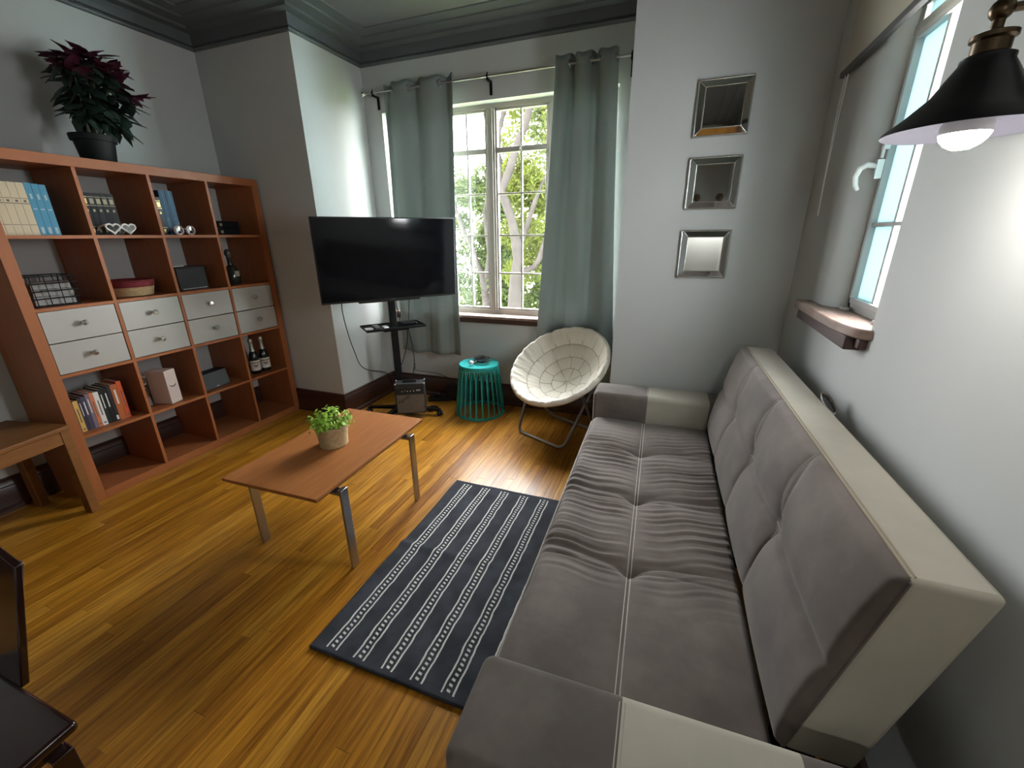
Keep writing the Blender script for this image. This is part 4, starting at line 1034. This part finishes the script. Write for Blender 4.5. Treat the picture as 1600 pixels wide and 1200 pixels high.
# carton with a smile, cow figure
t = thing('gift_carton', 'pale pink upright carton with a dark smile mark in the fourth row', 'carton', (-4.8, CY[1]+18.2, sz(3)), .30)
CART = mat('pale_pink_card', (.56, .46, .41), .6)
M().box(-13, 0, -4.2, 4.2, .05, 22.5).build('carton_body', CART, t, bevel=.15)
M().box(-13.05, 0, 4.2, 4.28, .05, 22.5).build('printed_side', mat('white_brown_print', (.55, .52, .50), .6, var=(9, (.16, .07, .05), .06)), t, smooth=0)
sm_ = [(.06, 2.6*math.cos(q), 13.2+1.9*math.sin(q)) for q in np.linspace(PI*1.05, PI*1.95, 14)]
M().tube(sm_, [.08+.32*math.sin(PI*i/13) for i in range(14)], 6).build('smile_mark', INKD, t)
M().box(-.02, .07, 3.6, 4.15, .3, 22).build('edge_print', WHITEP, t, smooth=0)
t = thing('spotted_figurine', 'white and brown spotted animal figurine in the left of its cube, fourth row', 'figurine', (-17, CY[1]+5.6, sz(3)), .1)
COW = mat('white_brown_spots', (.42, .38, .34), .5, var=(11, (.07, .03, .018), .04))
g = M().ball((0, 0, 9), 4.4, 18, 12, (1.0, .9, 1.15)).ball((1.6, 0, 17.2), 3.6, 16, 10, (1.05, .9, 1))
g.build('body', COW, t, smooth=80)
M().ball((4.4, 0, 16.2), 2.0, 12, 8, (1, .9, .8)).build('muzzle', COW, t, smooth=80)
for s_ in (-1, 1):
    M().lathe([(0, 0), (1.7, 0), (1.5, 3), (1.3, 6), (0, 6.4)], 12, (1.6, s_*2, 0)).build('leg', COW, t); M().lathe([(0, 0), (1.7, 0), (1.5, 3), (1.3, 6), (0, 6.4)], 12, (-2.2, s_*2, 0)).build('leg', COW, t)
    M().ball((1.2, s_*3.6, 19.2), 1.5, 10, 6, (.5, 1, .7)).build('ear', COW, t)
# speaker
t = thing('bookshelf_speaker', 'wide grey fabric speaker with a silver edge in the fourth row', 'speaker', (-4.6, CY[2]+12.6, sz(3)), .12)
vs = [(-1.8, 0.1), (-3.6, 12.2), (-12, 12.2), (-12, .1)]
g = M(); g.add([(x, y_, z) for y_ in (-11, 11) for x, z in vs], [(0, 1, 2, 3), (7, 6, 5, 4)] + [(i, 4+i, 4+(i+1) % 4, (i+1) % 4) for i in range(4)])
g.build('cabinet', BLACK, t, bevel=.4)
r = Matrix.Translation((-1.75, 0, .6)) @ Matrix.Rotation(-.148, 4, 'Y')
M().box(0, .5, -10.6, 10.6, 0, 11.4, mat=r).build('grille', mat('grey_speaker_cloth', (.085, .095, .105), .8, bump=(260, .5)), t, bevel=.2)
M().box(-.3, .55, -11.2, -10.7, -.2, 11.8, mat=r).build('silver_edge', SILVERF, t, smooth=0)
M().box(.5, .58, -.9, 1.6, .5, 1.1, mat=r).build('badge', WHITEP, t, smooth=0)
# sparkling wine
WINE = mat('dark_green_bottle', (.006, .009, .007), .08, spec=.7)
FOIL = mat('silver_foil', (.42, .41, .37), .4, metal=.6, bump=(60, .5))
LABEL = mat('white_label', (.62, .60, .56), .6)
def bottle(label, x, y):
    t = thing('wine_bottle', label, 'bottle', (x, y, sz(3)), -.5, 'small sparkling wine bottles')
    M().lathe([(0, .1), (3.4, .1), (3.7, .6), (3.75, 13), (3.3, 15.6), (2.2, 18), (1.6, 20), (1.4, 22), (1.4, 27.2)], 28).build('glass_body', WINE, t, smooth=60)
    M().lathe([(2.1, 18.3), (1.75, 20), (1.55, 22), (1.5, 25), (1.75, 25.2), (1.8, 27.2), (1.4, 28.3), (0, 28.5)], 20).build('foil_neck', FOIL, t, smooth=50)
    def band(r_, a0, a1, z0_, z1_, n=18): return M().grid(np.array([[(r_*math.cos(a), r_*math.sin(a), z) for z in (z0_, z1_)] for a in np.linspace(a0, a1, n)]))
    L = band(3.84, -1.35, 1.35, 3.0, 11.4).build('paper_label', LABEL, t, smooth=60)
    g = band(3.9, -.8, .8, 9.0, 9.8)
    for a, b, z, q in ((-.5, .5, 7.0, .9), (-.28, .28, 5.9, .8)): g2 = band(3.9, a, b, z, z+q); g.add(g2.v, g2.f)
    g.build('label_print', INKD, L, smooth=60)
    band(2.9, -.5, .5, 15.2, 16.4).build('neck_label', LABEL, t)
bottle('left of two dark sparkling wine bottles with white labels', -9.5, CY[3]+12.6)
bottle('right of two dark sparkling wine bottles with white labels', -9.5, CY[3]+21.6)

# ------------------------------------------------------------------ poinsettia on top of the shelving
pz = thing('poinsettia_plant', 'tall poinsettia with dark leaves and crimson bracts on top of the shelving', 'plant', (-13, 59.5, HH+.02))
M().lathe([(0, .1), (7.2, .1), (7.6, .6), (9.0, 10.6), (10.1, 10.7), (10.4, 13.6), (10.0, 13.8), (9.4, 13.4), (8.9, 10.4), (0, 10.2)], 36).build('pot', POTB, pz, smooth=40)
M().lathe([(0, 11.4), (9.2, 11.2)], 24).build('soil', SOIL, pz)
R_ = random.Random(21)
def leaf_mesh(nm, L, Wd, m_, pts=1):
    prof = [(0, .06), (.12, .28), (.3, .80), (.42, .95), (.5, .78), (.62, .82), (.8, .42), (1, 0)]
    vs = []; fs = []
    for u, wv in prof:
        dz = -.22*u*u*L
        vs += [(u*L, -wv*Wd/2, dz-.06*wv*Wd), (u*L, 0, dz+.05*Wd), (u*L, wv*Wd/2, dz-.06*wv*Wd)]
    for i in range(len(prof)-1):
        for k in range(2): fs.append((i*3+k, (i+1)*3+k, (i+1)*3+k+1, i*3+k+1))
    o = M().add(vs, fs).build(nm, m_, pz, smooth=60); return o
stems = [((0, 0), (6.5, 7, 43)), ((1, -1), (1, -4, 41)), ((-1, 1), (-3, 13, 39)), ((2, 1), (5, 3, 42)), ((0, 2), (-1, 20, 37)), ((-2, -1), (-7, 2, 41)), ((1, 2), (4, 15, 41)), ((0, 3), (2, 24, 30)), ((1, -2), (6, -3, 36))]
tips = []
for (bx, by), tp in stems:
    P = [Vector((bx, by, 11)), Vector((bx+(tp[0]-bx)*.15, by+(tp[1]-by)*.22, 20)), Vector((bx+(tp[0]-bx)*.55, by+(tp[1]-by)*.6, 11+(tp[2]-11)*.65)), Vector(tp)+Vector((0, 0, 8))]
    M().tube(P, [.65, .6, .5, .35], 7).build('stem', STEMM, pz); tips.append(P)
proto_l = leaf_mesh('leaf', 11.5, 6.0, LEAFD); proto_b = leaf_mesh('bract', 11.5, 5.4, BRACT)
def place(proto, loc, az, el, s_, first):
    o = proto if first else proto.copy()
    if not first: COL.objects.link(o)
    o.parent = pz; o.location = Vector(loc)*S; o.scale = (s_, s_*R_.uniform(.85, 1.1), s_)
    o.rotation_euler = (R_.uniform(-.4, .4), -el, az)
n1 = True
for P in tips:
    for i in range(24):
        u = .46+.54*(i/24)
        k = min(2, int(u*3)); f_ = u*3-k; c = P[k].lerp(P[k+1], min(1, f_))
        place(proto_l, c, i*2.4+R_.uniform(-.4, .4), R_.uniform(-.95, .15), R_.uniform(.75, 1.25), n1); n1 = False
n1 = True
for P in tips:
    for i in range(14):
        place(proto_b, P[3]+Vector((0, 0, R_.uniform(-2.5, 1.5))), i*2.4+R_.uniform(-.3, .3), R_.uniform(-.25, .65), R_.uniform(.7, 1.15), n1); n1 = False

# ------------------------------------------------------------------ outside: garden, trees, the neighbour's wall
ga = M().box(-1500, 1500, 240, 3200, -325, -320).build('ground', GRASS, smooth=0); struct(ga)
def leaves(name, par, n, ctr, rad, m_, seed, size=9, off=(0, 0, 0)):
    r = np.random.RandomState(seed)
    k = r.randint(0, len(ctr), n); c = np.array(ctr)[k]; q = np.array(rad)[k][:, None]
    d = r.normal(size=(n, 3)); d /= np.linalg.norm(d, axis=1)[:, None]
    p = c + d*q*(r.uniform(.25, 1, (n, 1))**.6)
    t = r.normal(size=(n, 3)); t /= np.linalg.norm(t, axis=1)[:, None]; b = np.cross(t, r.normal(size=(n, 3))); b /= np.linalg.norm(b, axis=1)[:, None]
    s_ = r.uniform(.6, 1.3, (n, 1))*size
    vs = np.stack([p-t*s_, p+b*s_*.36, p+t*s_, p-b*s_*.36], 1).reshape(-1, 3)
    me = bpy.data.meshes.new(name); me.from_pydata(((vs-np.array(off))*S).tolist(), [], [(4*i, 4*i+1, 4*i+2, 4*i+3) for i in range(n)]); me.materials.append(m_)
    o = bpy.data.objects.new(name, me); COL.objects.link(o); o.parent = par; o['kind'] = 'stuff'; return o
TBARK = mat('garden_tree_bark', (.014, .0125, .0112), .95, spec=.04, bump=(12, .8), var=(5, (.026, .0235, .0215), .25))
def tree(label, base, limbs, clumps, m_, seed, n, size=9, bark=TBARK):
    t = thing('garden_tree', label, 'tree', base)
    for i, (pts, r) in enumerate(limbs):
        M().tube(pts, r, 10).build('trunk' if i == 0 else 'branch', bark, t, smooth=60, off=base)
    leaves('foliage', t, n, [c[:3] for c in clumps], [c[3] for c in clumps], m_, seed, size, base)
def crown(x0, x1, z0, z1, y, r, n, seed, keep=lambda x, z: True):
    q = random.Random(seed); out = []
    while len(out) < n:
        x, z = q.uniform(x0, x1), q.uniform(z0, z1)
        if keep(x, z): out.append((x, y+q.uniform(-30, 30), z, r*q.uniform(.7, 1.2)))
    return out
tree('leaning grey tree seen through the right casement of the back window', (22, 640, -320),
     [([(30, 640, -320), (26, 640, -60), (25, 640, 11), (27, 640, 63), (33, 640, 104), (29, 640, 136), (22, 640, 169), (10, 640, 201), (3, 640, 220), (18, 640, 249), (27, 640, 273), (36, 640, 298), (46, 640, 311), (54, 640, 338), (70, 640, 380)], [22, 17, 14, 11, 9.5, 9, 8, 8, 7, 7.5, 7, 6, 6, 6, 4]),
      ([(3, 640, 220), (-2, 640, 267), (-1, 640, 309), (13, 640, 346), (26, 640, 390)], [5, 4.5, 4.5, 4, 3]),
      ([(2, 645, 262), (-7, 645, 293), (-16, 645, 312), (-24, 645, 331), (-33, 645, 352), (-44, 645, 380)], [3, 3.5, 3.5, 3.5, 3, 2]),
      ([(31, 642, 112), (33, 650, 126), (45, 650, 156), (51, 650, 172), (61, 650, 200), (80, 650, 240)], [5, 5, 5, 4.5, 4, 2]),
      ([(28, 642, 70), (33, 650, 81), (60, 650, 89), (70, 650, 104), (79, 650, 131), (95, 650, 170)], [6, 5.5, 5.5, 5, 4.5, 3])],
     crown(-14, 120, 60, 420, 700, 34, 34, 1, lambda x, z: z < 330 or x > 0), TLEAF[0], 1, 13000, 5.5)
tree('pale green tree behind the left casement of the back window', (-84, 760, -320),
     [([(-80, 760, -320), (-83, 760, -21), (-88, 760, 36), (-96, 760, 70), (-103, 760, 86), (-115, 760, 118), (-140, 760, 169), (-165, 760, 240)], [15, 11, 9, 6, 5.5, 5.5, 5, 3]),
      ([(-88, 760, 36), (-76, 760, 110), (-84, 760, 190), (-70, 760, 250)], [5, 4.5, 4, 2])],
     crown(-175, -42, -40, 268, 800, 34, 30, 2), TLEAF[1], 2, 11000, 6)
tree('broad yellow green tree filling the far garden', (-60, 1130, -320),
     [([(-60, 1130, -320), (-60, 1130, 40), (-30, 1130, 240)], [22, 18, 10]), ([(-60, 1130, 40), (-130, 1130, 200)], [12, 6])],
     crown(-330, 60, -120, 520, 1170, 62, 44, 3, lambda x, z: z < 300 or x > -110), TLEAF[2], 3, 17000, 10)
tree('dark low shrub tree below the window at the garden edge', (-60, 915, -320),
     [([(-60, 915, -320), (-56, 915, -120), (-40, 915, -10)], [14, 12, 8])],
     crown(-260, 60, -190, 70, 915, 55, 22, 4), TLEAF[1], 4, 9000, 8)
nb = thing('neighbouring_house', 'pale teal rendered house wall outside the right window', 'house', (540, 470, -320))
M().box(500, 900, 420, 470, -320, 420).build('wall', TEALW, nb, smooth=0, off=(540, 470, -320))
M().box(498, 902, 418, 472, 420, 428).build('coping', PAINTW, nb, bevel=1, off=(540, 470, -320))
